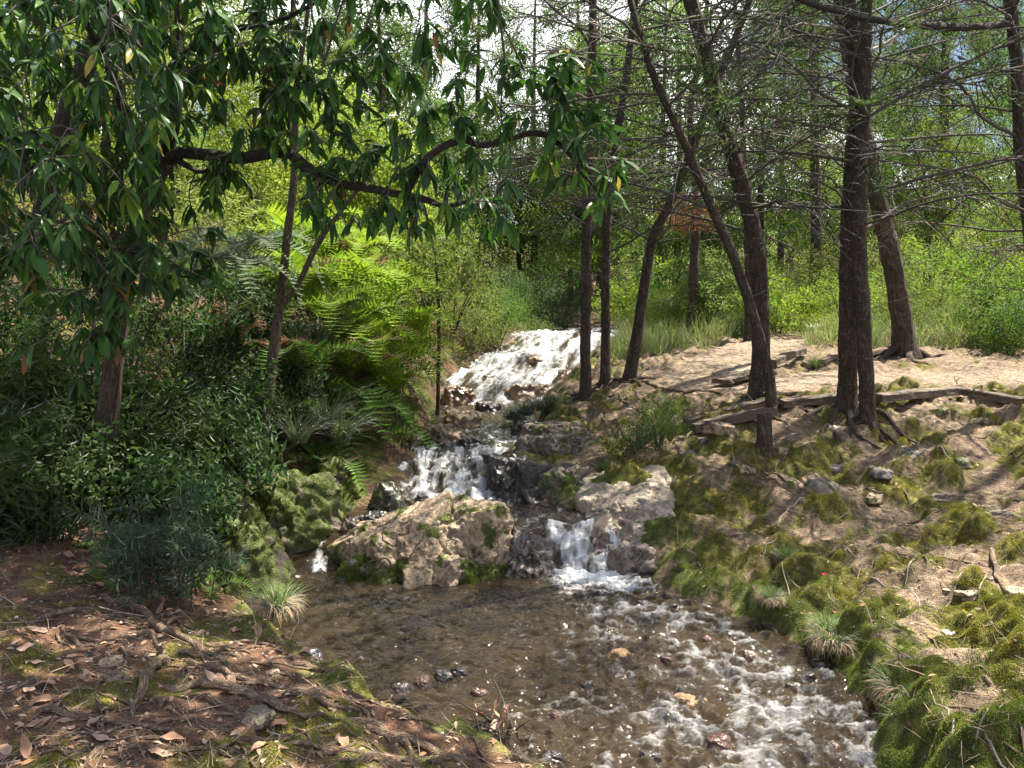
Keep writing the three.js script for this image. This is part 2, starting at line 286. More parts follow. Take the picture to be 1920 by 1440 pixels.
function waterSheet(D0, D1, st, n) {
  const b = new MB(); let rows = 0;
  for (let D = D0; D <= D1 + 1e-6; D += st, rows++) { const a = xl(D) - 0.22, c = xr(D) + 0.22; for (let i = 0; i <= n; i++) { const x = mix(a, c, i / n); b.v(x, waterY(x, D), -D, 0, 1, 0, x, D); } }
  for (let j = 0; j < rows - 1; j++) for (let i = 0; i < n; i++) { const a = j * (n + 1) + i; b.q(a, a + 1, a + n + 2, a + n + 1); }
  return b;
}
tag(waterSheet(1.6, 6.4, 0.015, 280).build('stream_water', M.water, scene, true), 'brown pool and riffle of the stream between the banks', 'water', null, 'structure');
tag(waterSheet(6.4, 12.44, 0.035, 90).build('stream_water', M.water, scene, true), 'rocky upper run of the stream below the white cascade', 'water', null, 'structure');
tag(waterSheet(12.44, 23.5, 0.06, 70).build('waterfall', M.water, scene, true), 'wide sunlit cascade sliding down a rock slope', 'waterfall', null, 'structure');
// foam: the water's surface cut along the edge of each patch
function foamMask(x, D) {  // riffle speckle and thin film also stand in for glints
  const r = roughAt(x, D);
  if (D < 6.4) {
    const sp = Math.exp(-(((x - 0.62) / 0.3) ** 2) - ((D - 6.4) / 0.32) ** 2) * 0.85, tail = Math.exp(-(((x - 0.85) / 0.45) ** 2)) * sst(4.4, 6.2, D) * 0.3;
    const left = Math.exp(-(((x + 1.72) / 0.16) ** 2) - ((D - 6.75) / 0.22) ** 2) * 0.8;
    const crest = Math.max(0, ridged(x * 4 + 2, D * 4.4)), low = sst(5.8, 3.4, D) * sst(0.0, 1.3, x) * 0.34;
    return -0.34 + sp + left + tail + r * (0.3 * crest + low + 0.6 * fbm2(x * 2.3 + 4, D * 1.9, 2)) + 0.42 * fbm2(x * 7 + D * 2, D * 9, 4) + 0.22 * n2(x * 30, D * 38);
  }
  const sx = x + (D > 12.4 ? -(D - 12.4) * 0.28 : 0);
  const streak = D > 12.4 ? fbm2(sx * 2.2 + 3, D * 0.45, 3) * 0.9 + 0.4 * fbm2(sx * 8, D * 0.7, 3) + 0.16 * fbm2(sx * 20, D * 2.2, 2) : fbm2(sx * 3.6, D * 1.3, 3) * 0.8 + 0.4 * fbm2(sx * 10, D * 2.6, 3) + 0.2 * n2(sx * 26, D * 9);
  let k = table([[6.4, 0.2], [7.0, 0.1], [7.12, -0.5], [7.5, -0.45], [7.75, 0.25], [8.9, 0.2], [9.3, -0.05], [10.6, -0.18], [11.2, -0.45], [12.2, -0.4], [12.45, 0.1], [13, 0.2], [13.8, 0.34], [17.3, 0.42], [18.5, -0.1], [26, -0.2]], D);
  if (D < 7.1) k = x > 0 ? Math.max(-0.6, 0.32 - 2.4 * Math.max(0, Math.abs(x - 0.58 - (7 - D) * 0.1) - 0.14)) : Math.exp(-(((x + 1.66) / 0.14) ** 2)) * 0.6 - 0.4;
  return k + streak;
}
function foamSheet(D0, D1, st, sx, lift, fz) {
  const b = new MB(), xmin = -2.4, W = Math.ceil(6.6 / sx), H = Math.round((D1 - D0) / st);
  const ms = new Float32Array((W + 1) * (H + 1));
  for (let j = 0; j <= H; j++) { const D = D0 + j * st, a = xl(D) + 0.02, c = xr(D) - 0.02; for (let i = 0; i <= W; i++) { const x = xmin + i * sx; ms[j * (W + 1) + i] = x < a - sx || x > c + sx ? -9 : x < a || x > c ? -0.3 : foamMask(x, D); } }
  const id = new Map(), pt = (x, D, m) => b.v(x, waterY(x, D) + lift + fz * (fbm2(x * 12, D * 7, 3) * 1.2 + 0.5) * clamp(m * 3), -D, 0, 1, 0, x, D, [1, 1, 1, D < 5.9 ? clamp(m * 0.5, 0, 0.4) : D > 12.4 ? clamp(m * 0.9, 0, 0.78) : clamp(0.02 + m * 1.15, 0.02, 0.86)]); b.c4 = true;
  const vert = (i, j) => { const k = j * (W + 1) + i; if (!id.has(k)) id.set(k, pt(xmin + i * sx, D0 + j * st, ms[k])); return id.get(k); };
  const edge = new Map();
  const cut = (a, c) => { const k = a < c ? a * 1e7 + c : c * 1e7 + a; if (!edge.has(k)) { const t = ms[a] / (ms[a] - ms[c]), ai = a % (W + 1), aj = (a / (W + 1)) | 0, ci = c % (W + 1), cj = (c / (W + 1)) | 0; edge.set(k, pt(xmin + mix(ai, ci, t) * sx, D0 + mix(aj, cj, t) * st, 0)); } return edge.get(k); };
  const tri = (A) => {
    const ins = A.filter((k) => ms[k] > 0).length; if (!ins) return;
    const out = []; for (let q = 0; q < 3; q++) { const a = A[q], c = A[(q + 1) % 3]; if (ms[a] > 0) out.push(vert(a % (W + 1), (a / (W + 1)) | 0)); if ((ms[a] > 0) !== (ms[c] > 0)) out.push(cut(a, c)); }
    for (let q = 2; q < out.length; q++) b.f(out[0], out[q - 1], out[q]);
  };
  for (let j = 0; j < H; j++) for (let i = 0; i < W; i++) { const a = j * (W + 1) + i; tri([a, a + 1, a + W + 2]); tri([a, a + W + 2, a + W + 1]); }
  return b;
}
tag(foamSheet(1.8, 6.4, 0.014, 0.014, 0.005, 0.006).build('foam', M.foam, scene, true), 'white foam, bubbles and painted glints on the riffle of the pool', 'foam', null, 'stuff');
tag(foamSheet(6.4, 12.44, 0.022, 0.018, 0.008, 0.016).build('foam', M.foam, scene, true), 'white water streaking over the upper run of the stream', 'foam', null, 'stuff');
tag(foamSheet(12.44, 22, 0.04, 0.024, 0.012, 0.014).build('foam', M.foam, scene, true), 'white water sheeting down the sunlit cascade', 'foam', null, 'stuff');
console.log('land');
// ---------------------------------------------------------------- rocks
const TAN = [0.44, 0.335, 0.235], GREY = [0.23, 0.205, 0.18], DARK = [0.055, 0.048, 0.045], BROWN = [0.26, 0.175, 0.12], MOSS = [0.10, 0.125, 0.02];
// a stone cut by planes [nx, ny, nz, distance], edges worn by noise; base colour, moss share by place
function rockGeo(sd, planes, detail, { noise = 0.05, fine = 0.012, base = GREY, moss = 0, mossLow = 0, wet = 0, dent = null, soft = 14, strata = 0.012 } = {}) {
  const g = new THREE.IcosahedronGeometry(1, detail), p = g.attributes.position, idx = new Map(), b = new MB(), map = new Int32Array(p.count);
  const P = planes.map(([x, y, z, d]) => { const l = Math.hypot(x, y, z); return [x / l, y / l, z / l, d]; }), o = sd * 13.7;
  for (let i = 0; i < p.count; i++) {
    const key = Math.round(p.getX(i) * 1e4) + '_' + Math.round(p.getY(i) * 1e4) + '_' + Math.round(p.getZ(i) * 1e4);
    if (idx.has(key)) { map[i] = idx.get(key); continue; }
    const d = V(p.getX(i), p.getY(i), p.getZ(i)).normalize(); let s = 0;
    for (const [x, y, z, k] of P) { const q = (x * d.x + y * d.y + z * d.z) / k; if (q > 0) s += q ** soft; }
    let r = 1 / s ** (1 / soft);
    r *= 1 + noise * 2.2 * fbm3(d.x * 1.8 + o, d.y * 1.8, d.z * 1.8, 3);
    const X = d.x * r, Y = d.y * r, Z = d.z * r;
    r += fine * 2 * fbm3(X * 7 + o, Y * 9, Z * 7, 4) + strata * Math.abs(n3(X * 2.2 + o, Y * 3, Z * 2.2)) - strata * 1.6 * sst(0.06, 0, Math.abs(fbm3(X * 2.3 + o, Y * 2.3 + 4, Z * 2.3, 3)));
    if (dent) for (const [a, c, e, w, h] of dent) r -= h * Math.exp(-(((d.x - a) ** 2 + (d.y - c) ** 2 + (d.z - e) ** 2) / (w * w)));
    const id = b.v(d.x * r, d.y * r, d.z * r, 0, 1, 0, (d.x * 0.7 + d.z * 0.7) * r, (d.y * 0.8 + (d.z - d.x) * 0.35) * r, base); idx.set(key, id); map[i] = id;
  }
  for (let i = 0; i < p.count; i += 3) b.f(map[i], map[i + 1], map[i + 2]);
  const G = b.geo(true), pp = G.attributes.position, nn = G.attributes.normal, cc = G.attributes.color;
  for (let i = 0; i < pp.count; i++) {
    const x = pp.getX(i), y = pp.getY(i), z = pp.getZ(i), f = fbm3(x * 3 + o, y * 3, z * 3, 4), h = fbm3(x * 9, y * 9 + o, z * 9, 3);
    let c = base.map((v, k) => v * (1 + 0.55 * f + 0.3 * h + (k === 0 ? 0.12 * h : 0)));
    const m = clamp(sst(0, 0.22, f + moss - 0.5 + mossLow * sst(0.12, -0.05, y) + 0.35 * h)); c = c.map((v, k) => mix(v, MOSS[k] * (1 + 0.5 * h), m));
    const w = sst(0.05, -0.03, y - wet + 0.05 * f); if (wet) c = c.map((v) => mix(v, v * 0.35, w));
    cc.setXYZ(i, Math.max(0.01, c[0]), Math.max(0.01, c[1]), Math.max(0.01, c[2]));
  }
  if (detail < 6) return G;
  // grain laid on each face along the axis it looks at
  const N = G.toNonIndexed(), q = N.attributes.position, m = N.attributes.normal, t = N.attributes.uv;
  for (let i = 0; i < q.count; i += 3) { let ax = 0, ay = 0, az = 0; for (let k = 0; k < 3; k++) { ax += m.getX(i + k); ay += m.getY(i + k); az += m.getZ(i + k); } ax = Math.abs(ax); ay = Math.abs(ay); az = Math.abs(az); for (let k = 0; k < 3; k++) { const x = q.getX(i + k), y = q.getY(i + k), z = q.getZ(i + k); if (ay > ax && ay > az) t.setXY(i + k, x, z); else if (ax > az) t.setXY(i + k, z + 0.37, y); else t.setXY(i + k, x + 0.71, y + 0.2); } }
  return N;
}
function randPlanes(w, h, d, n = 7) {
  const a = [[0, -1, 0, h], [0.2 * rr(-1, 1), 1, 0.2 * rr(-1, 1), h]];
  for (let k = 0; k < n; k++) { const t = k / n * 6.283 + rr(-0.3, 0.3), x = Math.cos(t), z = Math.sin(t), y = rr(-0.2, 0.75); a.push([x, y, z, Math.hypot(x * w, z * d) * rr(0.72, 1)]); }
  return a;
}
const mossy = [];       // stones that get a fur of moss later
function rock(name, label, cat, group, pos, planes, detail, o, mat = M.rock, parent) {
  const g = rockGeo(pos.x * 3.1 + pos.z, planes, detail, o), m = obj(name, g, mat, parent); m.position.copy(pos);
  if ((o.moss ?? 0) + (o.mossLow ?? 0) > 0.7) mossy.push([m, g]);
  return parent ? m : tag(m, label, cat, group);
}
seed(31);
{ // the big boulder in the stream
  const t = thing('boulder', 'big pale tan boulder with green moss sides sitting in the pool', 'boulder', null, V(-0.75, 0, -6.62));
  rock('rock_slab', 0, 0, 0, V(-0.17, 0.05, 0.02), [[0.12, 0.3, 0.95, 0.36], [-0.62, 0.3, 0.7, 0.42], [-0.36, 0.92, 0.12, 0.34], [0.05, 0.75, 0.66, 0.39], [1, 0.1, 0, 0.42], [-1, 0.25, 0.1, 0.66], [0, 0.2, -1, 0.4], [0, -1, 0, 0.4]], 60, { base: TAN, moss: 0.3, mossLow: 1.1, wet: -0.08, noise: 0.07, fine: 0.008, strata: 0.018, soft: 30 }, M.rock, t);
  rock('rock_block', 0, 0, 0, V(0.44, 0.06, 0), [[-0.12, 0.28, 0.95, 0.34], [0.75, 0.18, 0.62, 0.34], [-0.2, 0.95, 0.15, 0.44], [-0.62, 0.72, 0.3, 0.42], [-1, 0.2, 0.1, 0.4], [1, 0.15, -0.1, 0.34], [0.5, 0.85, -0.1, 0.45], [0, 0.2, -1, 0.4], [0, -1, 0, 0.4]], 60, { base: TAN, moss: 0.3, mossLow: 0.7, wet: -0.12, noise: 0.08, fine: 0.008, strata: 0.022, soft: 30 }, M.rock, t);
  rock('rock_chunk', 0, 0, 0, V(0.2, 0.03, 0.36), randPlanes(0.2, 0.15, 0.13), 20, { base: TAN, moss: 0.25, mossLow: 0.3, fine: 0.02 }, M.rock, t);
  rock('rock_chunk', 0, 0, 0, V(0.36, -0.02, 0.4), randPlanes(0.13, 0.13, 0.1), 18, { base: GREY, moss: 0.5, mossLow: 0.3, fine: 0.02 }, M.rock, t);
  rock('rock_chunk', 0, 0, 0, V(0.03, 0.13, 0.3), [[-0.4, 0.7, 0.5, 0.1], [0.6, 0.3, 0.7, 0.13], [1, 0.2, 0, 0.16], [-1, 0, 0, 0.15], [0, -1, 0, 0.2], [0, 0.2, -1, 0.12], [0.6, 0.8, 0, 0.2]], 18, { base: TAN, moss: 0.1, fine: 0.015 }, M.rock, t);
  rock('rock_chunk', 0, 0, 0, V(-0.5, 0.0, 0.3), randPlanes(0.2, 0.16, 0.13), 18, { base: GREY, moss: 0.6, mossLow: 0.3 }, M.rock, t);
}
rock('wet_rock', 'dark glistening wet rock wedged between the tan boulder and the spill', 'rock', null, pix(992, 1025, 6.5).setY(0.05), [[-0.2, 0.6, 0.75, 0.17], [0.7, 0.5, 0.5, 0.17], [0.4, 0.9, -0.2, 0.22], [-1, 0.2, 0, 0.2], [1, 0, 0.1, 0.22], [0, 0, -1, 0.25], [0, -1, 0, 0.2]], 26, { base: [0.15, 0.12, 0.105], noise: 0.1, fine: 0.014, strata: 0.02 }, M.wetRock);
rock('wet_rock', 'smooth dark round boulder standing at the foot of the rapid', 'rock', null, pix(730, 950, 7.55).setY(0.28), randPlanes(0.23, 0.24, 0.22, 8), 24, { base: [0.09, 0.085, 0.06], moss: 0.15, noise: 0.05, soft: 7 }, M.wetRock);
rock('pale_boulder', 'long smooth pale boulder with a small round hole beside the spill', 'boulder', null, V(1.12, 0.12, -7.3), [[-0.55, 0.55, 0.6, 0.34], [0.1, 0.5, 0.85, 0.5], [-0.25, 0.95, 0.15, 0.36], [-1, 0.1, 0.15, 0.4], [1, 0.3, 0.2, 0.42], [0.3, 0.8, 0.5, 0.44], [0, 0.3, -1, 0.62], [0, -1, 0, 0.5]], 44, { base: [0.45, 0.375, 0.30], moss: 0.02, noise: 0.06, fine: 0.006, strata: 0.01, soft: 10, dent: [[-0.33, 0.42, 0.85, 0.07, 0.07]] }).scale.set(1.2, 1.08, 1.25);
rock('wet_rock', 'low grey rock under the pale boulder, its foot in the water', 'rock', null, pix(1185, 1040, 6.5).setY(0.04), randPlanes(0.24, 0.17, 0.2, 8), 24, { base: [0.24, 0.2, 0.17], noise: 0.08, wet: -0.02 }, M.rock);
rock('wet_rock', 'dark wet shelf of rock beside the white spill', 'rock', null, pix(1110, 1010, 6.8).setY(0.02), [[-0.4, 0.9, 0.3, 0.13], [0.5, 0.7, 0.5, 0.2], [-1, 0.3, 0, 0.25], [1, 0, 0, 0.25], [0, 0.2, 1, 0.24], [0, 0, -1, 0.3], [0, -1, 0, 0.2]], 22, { base: [0.16, 0.11, 0.09], noise: 0.08 }, M.wetRock);
for (const [px, py, D, w, h, dd, base, moss, lab] of [
  [955, 905, 8.05, 0.28, 0.25, 0.3, DARK, 0, 'black wet rock leaning into the rapid'],
  [1000, 925, 7.95, 0.3, 0.3, 0.26, [0.075, 0.065, 0.06], 0.1, 'dark rock below the mossy ledge at the middle pool'],
  [1050, 925, 7.9, 0.3, 0.26, 0.26, [0.16, 0.13, 0.105], 0.35, 'greenish grey rock between the black rock and the pale boulder'],
  [1095, 940, 7.85, 0.2, 0.2, 0.22, GREY, 0.2, 'squat grey rock touching the pale boulder'],
  [1030, 862, 8.75, 0.38, 0.26, 0.4, [0.2, 0.165, 0.135], 0.18, 'broad sloping grey ledge above the black rock'],
  [1075, 850, 8.8, 0.36, 0.24, 0.34, [0.19, 0.155, 0.125], 0.3, 'rounded grey ledge rising toward the small shrub'],
  [1040, 815, 9.5, 0.42, 0.14, 0.4, [0.22, 0.175, 0.14], 0.3, 'low flat rock above the ledge beside the stream']])
  rock('ledge_rock', lab, 'rock', 'dark ledge rocks along the rapid', pix(px, py, D), randPlanes(w, h, dd, 9), 26, { base, moss, noise: 0.1, fine: 0.014, strata: 0.02 }, base === DARK ? M.wetRock : M.rock);
for (const [px, py, D, w, h, base, wet, lab] of [
  [865, 790, 10.7, 0.3, 0.13, TAN, 0, 'flat tan rock across the upper stream'],
  [838, 822, 9.75, 0.27, 0.13, [0.3, 0.23, 0.16], 0, 'tan wedge rock at the lip of the rapid'],
  [882, 838, 9.25, 0.16, 0.1, DARK, 1, 'small black rock on the lip of the rapid'],
  [838, 842, 9.2, 0.12, 0.08, [0.1, 0.08, 0.065], 1, 'small brown rock beside the tan wedge rock'],
  [988, 806, 10.1, 0.22, 0.11, DARK, 1, 'dark rock against the bank of the upper stream'],
  [915, 762, 11.9, 0.19, 0.06, DARK, 1, 'thin black rock lying in the upper pool'],
  [976, 788, 10.7, 0.1, 0.08, [0.15, 0.11, 0.08], 1, 'little brown rock under the grassy tussock'],
  [795, 940, 7.75, 0.1, 0.06, DARK, 1, 'little black rock behind the tan boulder'],
  [700, 985, 7.05, 0.14, 0.1, DARK, 1, 'dark wet rock in the narrow side channel'],
  [655, 1000, 6.95, 0.13, 0.12, [0.1, 0.08, 0.07], 1, 'brown wet rock splitting the narrow side channel'],
  [860, 742, 12.5, 0.3, 0.14, [0.22, 0.14, 0.1], 1, 'brown rock at the foot of the cascade'],
  [985, 738, 13.0, 0.4, 0.12, [0.3, 0.2, 0.145], 1, 'broad bare brown rock breaking the cascade'],
  [1072, 708, 13.6, 0.28, 0.12, [0.3, 0.19, 0.14], 1, 'reddish rock at the side of the cascade'],
  [1010, 678, 15, 0.26, 0.08, [0.26, 0.17, 0.12], 1, 'brown hump showing through the cascade'],
  [925, 712, 14.0, 0.22, 0.07, [0.2, 0.14, 0.1], 1, 'brown ridge of rock within the cascade']])
  rock('stream_rock', lab, 'rock', 'rocks standing in the stream', pix(px, py, D), randPlanes(w, h, w * 0.85, 8), 20, { base, noise: 0.09, moss: 0.05 }, wet ? M.wetRock : M.rock);
rock('mossy_boulder', 'moss covered boulder on the bank under the slender forked tree', 'boulder', null, pix(545, 985, 7.05).setY(0.22), randPlanes(0.52, 0.42, 0.5, 9), 34, { base: [0.17, 0.13, 0.1], moss: 0.85, noise: 0.1, fine: 0.016 });
rock('mossy_boulder', 'smaller mossy boulder hanging over the dark corner of the pool', 'boulder', null, pix(440, 1010, 6.3).setY(0.3), randPlanes(0.3, 0.42, 0.4, 9), 26, { base: [0.12, 0.1, 0.07], moss: 0.9, noise: 0.1, fine: 0.016 });
rock('mossy_boulder', 'mossy rock step above the mouth of the side channel', 'boulder', null, pix(625, 925, 7.7).setY(0.42), randPlanes(0.3, 0.3, 0.3, 9), 24, { base: [0.14, 0.12, 0.08], moss: 0.8, noise: 0.1, fine: 0.016 });
// dark stones of the riffle, tips out of the water
for (const [px, py, w] of [[748, 1292, 0.085], [792, 1282, 0.075], [832, 1268, 0.08], [862, 1262, 0.075], [880, 1258, 0.05], [938, 1250, 0.07], [968, 1258, 0.06], [1150, 1165, 0.07], [1405, 1232, 0.085], [1250, 1238, 0.06], [1160, 1350, 0.06], [1218, 1420, 0.07], [1045, 1342, 0.06], [1490, 1290, 0.06], [1510, 1272, 0.07], [1325, 1200, 0.05], [1410, 1318, 0.07], [1310, 1348, 0.06], [1040, 1420, 0.07], [1225, 1258, 0.05], [1100, 1285, 0.05], [1350, 1390, 0.08], [1260, 1140, 0.06], [900, 1300, 0.06], [1560, 1400, 0.06]]) {
  const D = EYE / ((EYE - pix(px, py, 1).y)), p = pix(px, py, D); p.y = -w * 0.3 + 0.01; if (R() < 0.25) continue;
  rock('riffle_stone', 'dark wet stone poking out of the riffle', 'stone', 'dark stones in the riffle', p, randPlanes(w * 0.85, w * 0.55, w * 0.65, 7), 14, { base: pick([DARK, DARK, [0.12, 0.07, 0.055]]), noise: 0.06, fine: 0.003, strata: 0.004, soft: 7 }, M.wetRock);
}
rock('pool_stone', 'smooth dark stone tinted with reflected blue beside the grass tuft in the pool', 'stone', null, pix(578, 1176, 4.72).setY(0.02), randPlanes(0.1, 0.05, 0.07, 8), 14, { base: [0.05, 0.05, 0.06], soft: 6 }, M.wetRock);  // base colour carries the blue reflected on the wet stone
for (const [px, py, w] of [[575, 1222, 0.07], [590, 1262, 0.09], [1600, 1150, 0.1], [1290, 1310, 0.1], [1170, 1225, 0.09]]) {
  const D = EYE / ((EYE - pix(px, py, 1).y)), p = pix(px, py, D); p.y = -w * 0.42;
  rock('sunken_stone', 'ochre stone lying under the shallow water', 'stone', 'ochre stones under the water', p, randPlanes(w, w * 0.5, w * 0.8, 7), 10, { base: [0.32, 0.2, 0.11], soft: 7 });
}
// loose flat stones on the banks
for (const [px, py, w, base, side] of [[488, 1348, 0.07, [0.24, 0.2, 0.14], 0], [210, 1238, 0.05, TAN, 0], [215, 1275, 0.06, [0.2, 0.15, 0.11], 0], [510, 1264, 0.04, TAN, 0],
  [1540, 905, 0.16, GREY, 1], [1490, 905, 0.09, TAN, 1], [1810, 1110, 0.07, TAN, 1], [1905, 1115, 0.08, TAN, 1], [1780, 1188, 0.045, [0.6, 0.58, 0.55], 1], [1625, 790, 0.08, TAN, 1], [1560, 800, 0.1, [0.5, 0.45, 0.4], 1], [1350, 800, 0.14, TAN, 1], [1700, 780, 0.1, TAN, 1], [1760, 775, 0.09, TAN, 1], [1840, 790, 0.08, TAN, 1], [1880, 730, 0.1, TAN, 1], [1700, 845, 0.12, GREY, 1], [1320, 830, 0.1, GREY, 1], [1650, 880, 0.1, GREY, 1], [1290, 850, 0.12, GREY, 1], [1760, 930, 0.1, GREY, 1], [1470, 845, 0.07, TAN, 1], [1800, 870, 0.1, GREY, 1], [1870, 960, 0.09, GREY, 1], [1560, 880, 0.12, GREY, 1], [1400, 870, 0.08, TAN, 1], [1640, 920, 0.09, TAN, 1]]) {
  const p = gp(px, py); p.y -= w * (side ? 0.16 : 0.05);
  rock('bank_stone', side ? 'angular stone bedded in moss on the sloping bank with the tall trunks' : 'flat stone lying among the roots of the earth bank', 'stone', side ? 'stones on the mossy bank' : 'stones on the rooty bank', p, randPlanes(w, w * 0.38, w * 0.7, 6), 8, { base, noise: 0.08, fine: 0.012, moss: side ? 0.25 : 0 });
}
console.log('rocks');
// ---------------------------------------------------------------- leaf and frond shapes
function leafGeo(len, w, { fold = 0.25, droop = 0.3, rows = 5, col = [0.04, 0.09, 0.02], vein = 1.25, wave = 0 } = {}) {
  const b = new MB();
  for (let k = 0; k <= rows; k++) {
    const t = k / rows, a = droop * t * t, y = len * (t - 0.25 * a * a), z = -len * a * 0.55, ww = w * 0.5 * Math.sin(Math.PI * Math.pow(t, 0.85)) ** 0.8 * (1 - 0.15 * t), wv = wave * Math.sin(t * 11);
    for (const s of [-1, 0, 1]) b.v(s * ww, y, z + Math.abs(s) * ww * fold + s * wv * ww, 0, 0, 1, s, t, s ? col : col.map((c) => c * vein));
  }
  for (let k = 0; k < rows; k++) for (let s = 0; s < 2; s++) { const a = k * 3 + s; b.q(a, a + 1, a + 4, a + 3); }
  return b;
}
// a leaf of two facets for crowns seen from afar
function tinyLeaf(b, pos, dir, roll, len, w) {
  const m = along(pos, dir, roll).elements, P = (x, y, z) => [m[0] * x + m[4] * y + m[8] * z + m[12], m[1] * x + m[5] * y + m[9] * z + m[13], m[2] * x + m[6] * y + m[10] * z + m[14]];
  const nz = [m[8], m[9], m[10]], i = [P(0, 0, 0), P(-w / 2, len * 0.45, w * 0.18), P(0, len, -len * 0.12), P(w / 2, len * 0.45, w * 0.18)].map((p) => b.v(...p, ...nz));
  b.q(i[0], i[3], i[2], i[1]);
}
const rdir = () => { const z = rr(-1, 1), a = rr(0, 6.283), r = Math.sqrt(1 - z * z); return V(r * Math.cos(a), z, r * Math.sin(a)); };
function sprayBroad(sd, n, len, w, L = 0.5, spread = 1) {
  seed(sd); const b = new MB();
  for (let k = 0; k < n; k++) { const t = (k + R()) / n, y = L * t, a = k * 2.4; const d = V(Math.cos(a), rr(-0.1, 0.8), Math.sin(a)).normalize(); d.y -= 0.15; tinyLeaf(b, V(d.x * 0.12 * L * R() * spread + rr(-1, 1) * 0.18 * L * spread, y, d.z * 0.12 * L * R() * spread + rr(-1, 1) * 0.18 * L * spread), d, rr(0, 6), len * rr(0.7, 1.2), w * rr(0.8, 1.2)); }
  return b.geo();
}
function sprayConifer(sd, L = 0.7) {
  seed(sd); const b = new MB();
  for (let k = 0; k < 17; k++) {
    const t = (k + R()) / 17, s = k % 2 ? 1 : -1, l = L * 0.42 * (1 - 0.65 * t) * rr(0.7, 1.2), base = V(0, L * t, -0.14 * L * t * t), dir = V(s * rr(0.7, 1), rr(0.4, 0.8), rr(-0.5, 0.15)).normalize();
    for (let j = 0; j < 5; j++) { const q = base.clone().addScaledVector(dir, l * j / 5), d2 = dir.clone().add(V(rr(-0.5, 0.5), rr(-0.4, 0.4), rr(-0.6, 0.2))).normalize(); tinyLeaf(b, q, d2, rr(0, 6), l * rr(0.28, 0.45), 0.022 * rr(0.8, 1.5)); }
  }
  return b.geo();
}
const SP = { broad: [1, 2, 3].map((s) => sprayBroad(100 + s, 26, 0.115, 0.05)), fine: [1, 2, 3].map((s) => sprayBroad(120 + s, 42, 0.065, 0.027, 0.5, 1.3)), conifer: [1, 2, 3].map((s) => sprayConifer(140 + s)), long: [1, 2].map((s) => sprayBroad(160 + s, 20, 0.2, 0.035, 0.5)) };
// many sprays as one mass
function mass(parent, name, geo, mat, list) {
  const im = new THREE.InstancedMesh(geo, mat, list.length), c = new THREE.Color(); im.name = name; im.userData.kind = 'stuff';
  list.forEach(([m, col], k) => { im.setMatrixAt(k, m); im.setColorAt(k, c.setRGB(col[0], col[1], col[2])); });
  im.castShadow = im.receiveShadow = true; parent.add(im); return im;
}
const vary = (c, v = 0.25) => { const k = rr(1 - v, 1 + v), h = rr(-0.12, 0.12); return [c[0] * k * (1 + h), c[1] * k, c[2] * k * (1 - h)]; };
// sprays on the outside of lobes
function lobes(list, ls, n, col, scale = 1, up = 0.35, inner = 0.55) {
  let tot = 0; for (const l of ls) tot += l[3] * l[4];
  for (const [cx, cy, cz, rx, ry] of ls) {
    const N = Math.round(n * rx * ry / tot), lc = vary(col, 0.22);
    for (let k = 0; k < N; k++) {
      const d = rdir(), q = inner + (1 - inner) * Math.sqrt(R()), g = 1 + 0.35 * n3(d.x * 1.7 + cx, d.y * 1.7 + cy, d.z * 1.7 + cz);
      const p = V(cx + d.x * rx * q * g, cy + d.y * ry * q * g, cz + d.z * rx * q * g); d.y += up; d.x += rr(-0.5, 0.5); d.z += rr(-0.5, 0.5);
      list.push([along(p, d, rr(0, 6.28), scale * rr(0.7, 1.25)), vary(lc, 0.25)]);
    }
  }
}
// bare twiggy branches, unit length along +y, drooping toward -z
const BR = [...Array(8)].map((_, s) => {
  seed(200 + s); const b = new MB(), droop = rr(-0.05, 0.3), pts = []; for (let k = 0; k <= 5; k++) pts.push(V(rr(-0.03, 0.03) * k, k / 5, -droop * (k / 5) ** 2 + rr(-0.015, 0.015)));
  tube(b, pts, [0.0066, 0.0046, 0.0022], { sides: 5, seg: 9 });
  for (let k = 0; k < 11; k++) { const t = rr(0.2, 0.97), i = Math.min(4, Math.floor(t * 5)), p = pts[i].clone().lerp(pts[i + 1], t * 5 - i), d = V(rr(-1, 1), rr(0.2, 0.9), rr(-0.7, 0.3)).normalize(), l = rr(0.1, 0.34) * (1.1 - t * 0.5); const m = p.clone().addScaledVector(d, l * 0.5).add(V(0, 0, -l * 0.05)), e = p.clone().addScaledVector(d, l).add(V(rr(-0.03, 0.03), 0, -l * 0.22)); tube(b, [p, m, e], [0.0032, 0.0016], { sides: 3, seg: 3, cap: false }); if (R() < 0.6) tube(b, [m, m.clone().add(V(rr(-0.1, 0.1), rr(0, 0.12), rr(-0.1, 0.04)))], [0.002, 0.001], { sides: 3, seg: 1, cap: false }); }
  return b.geo();
});
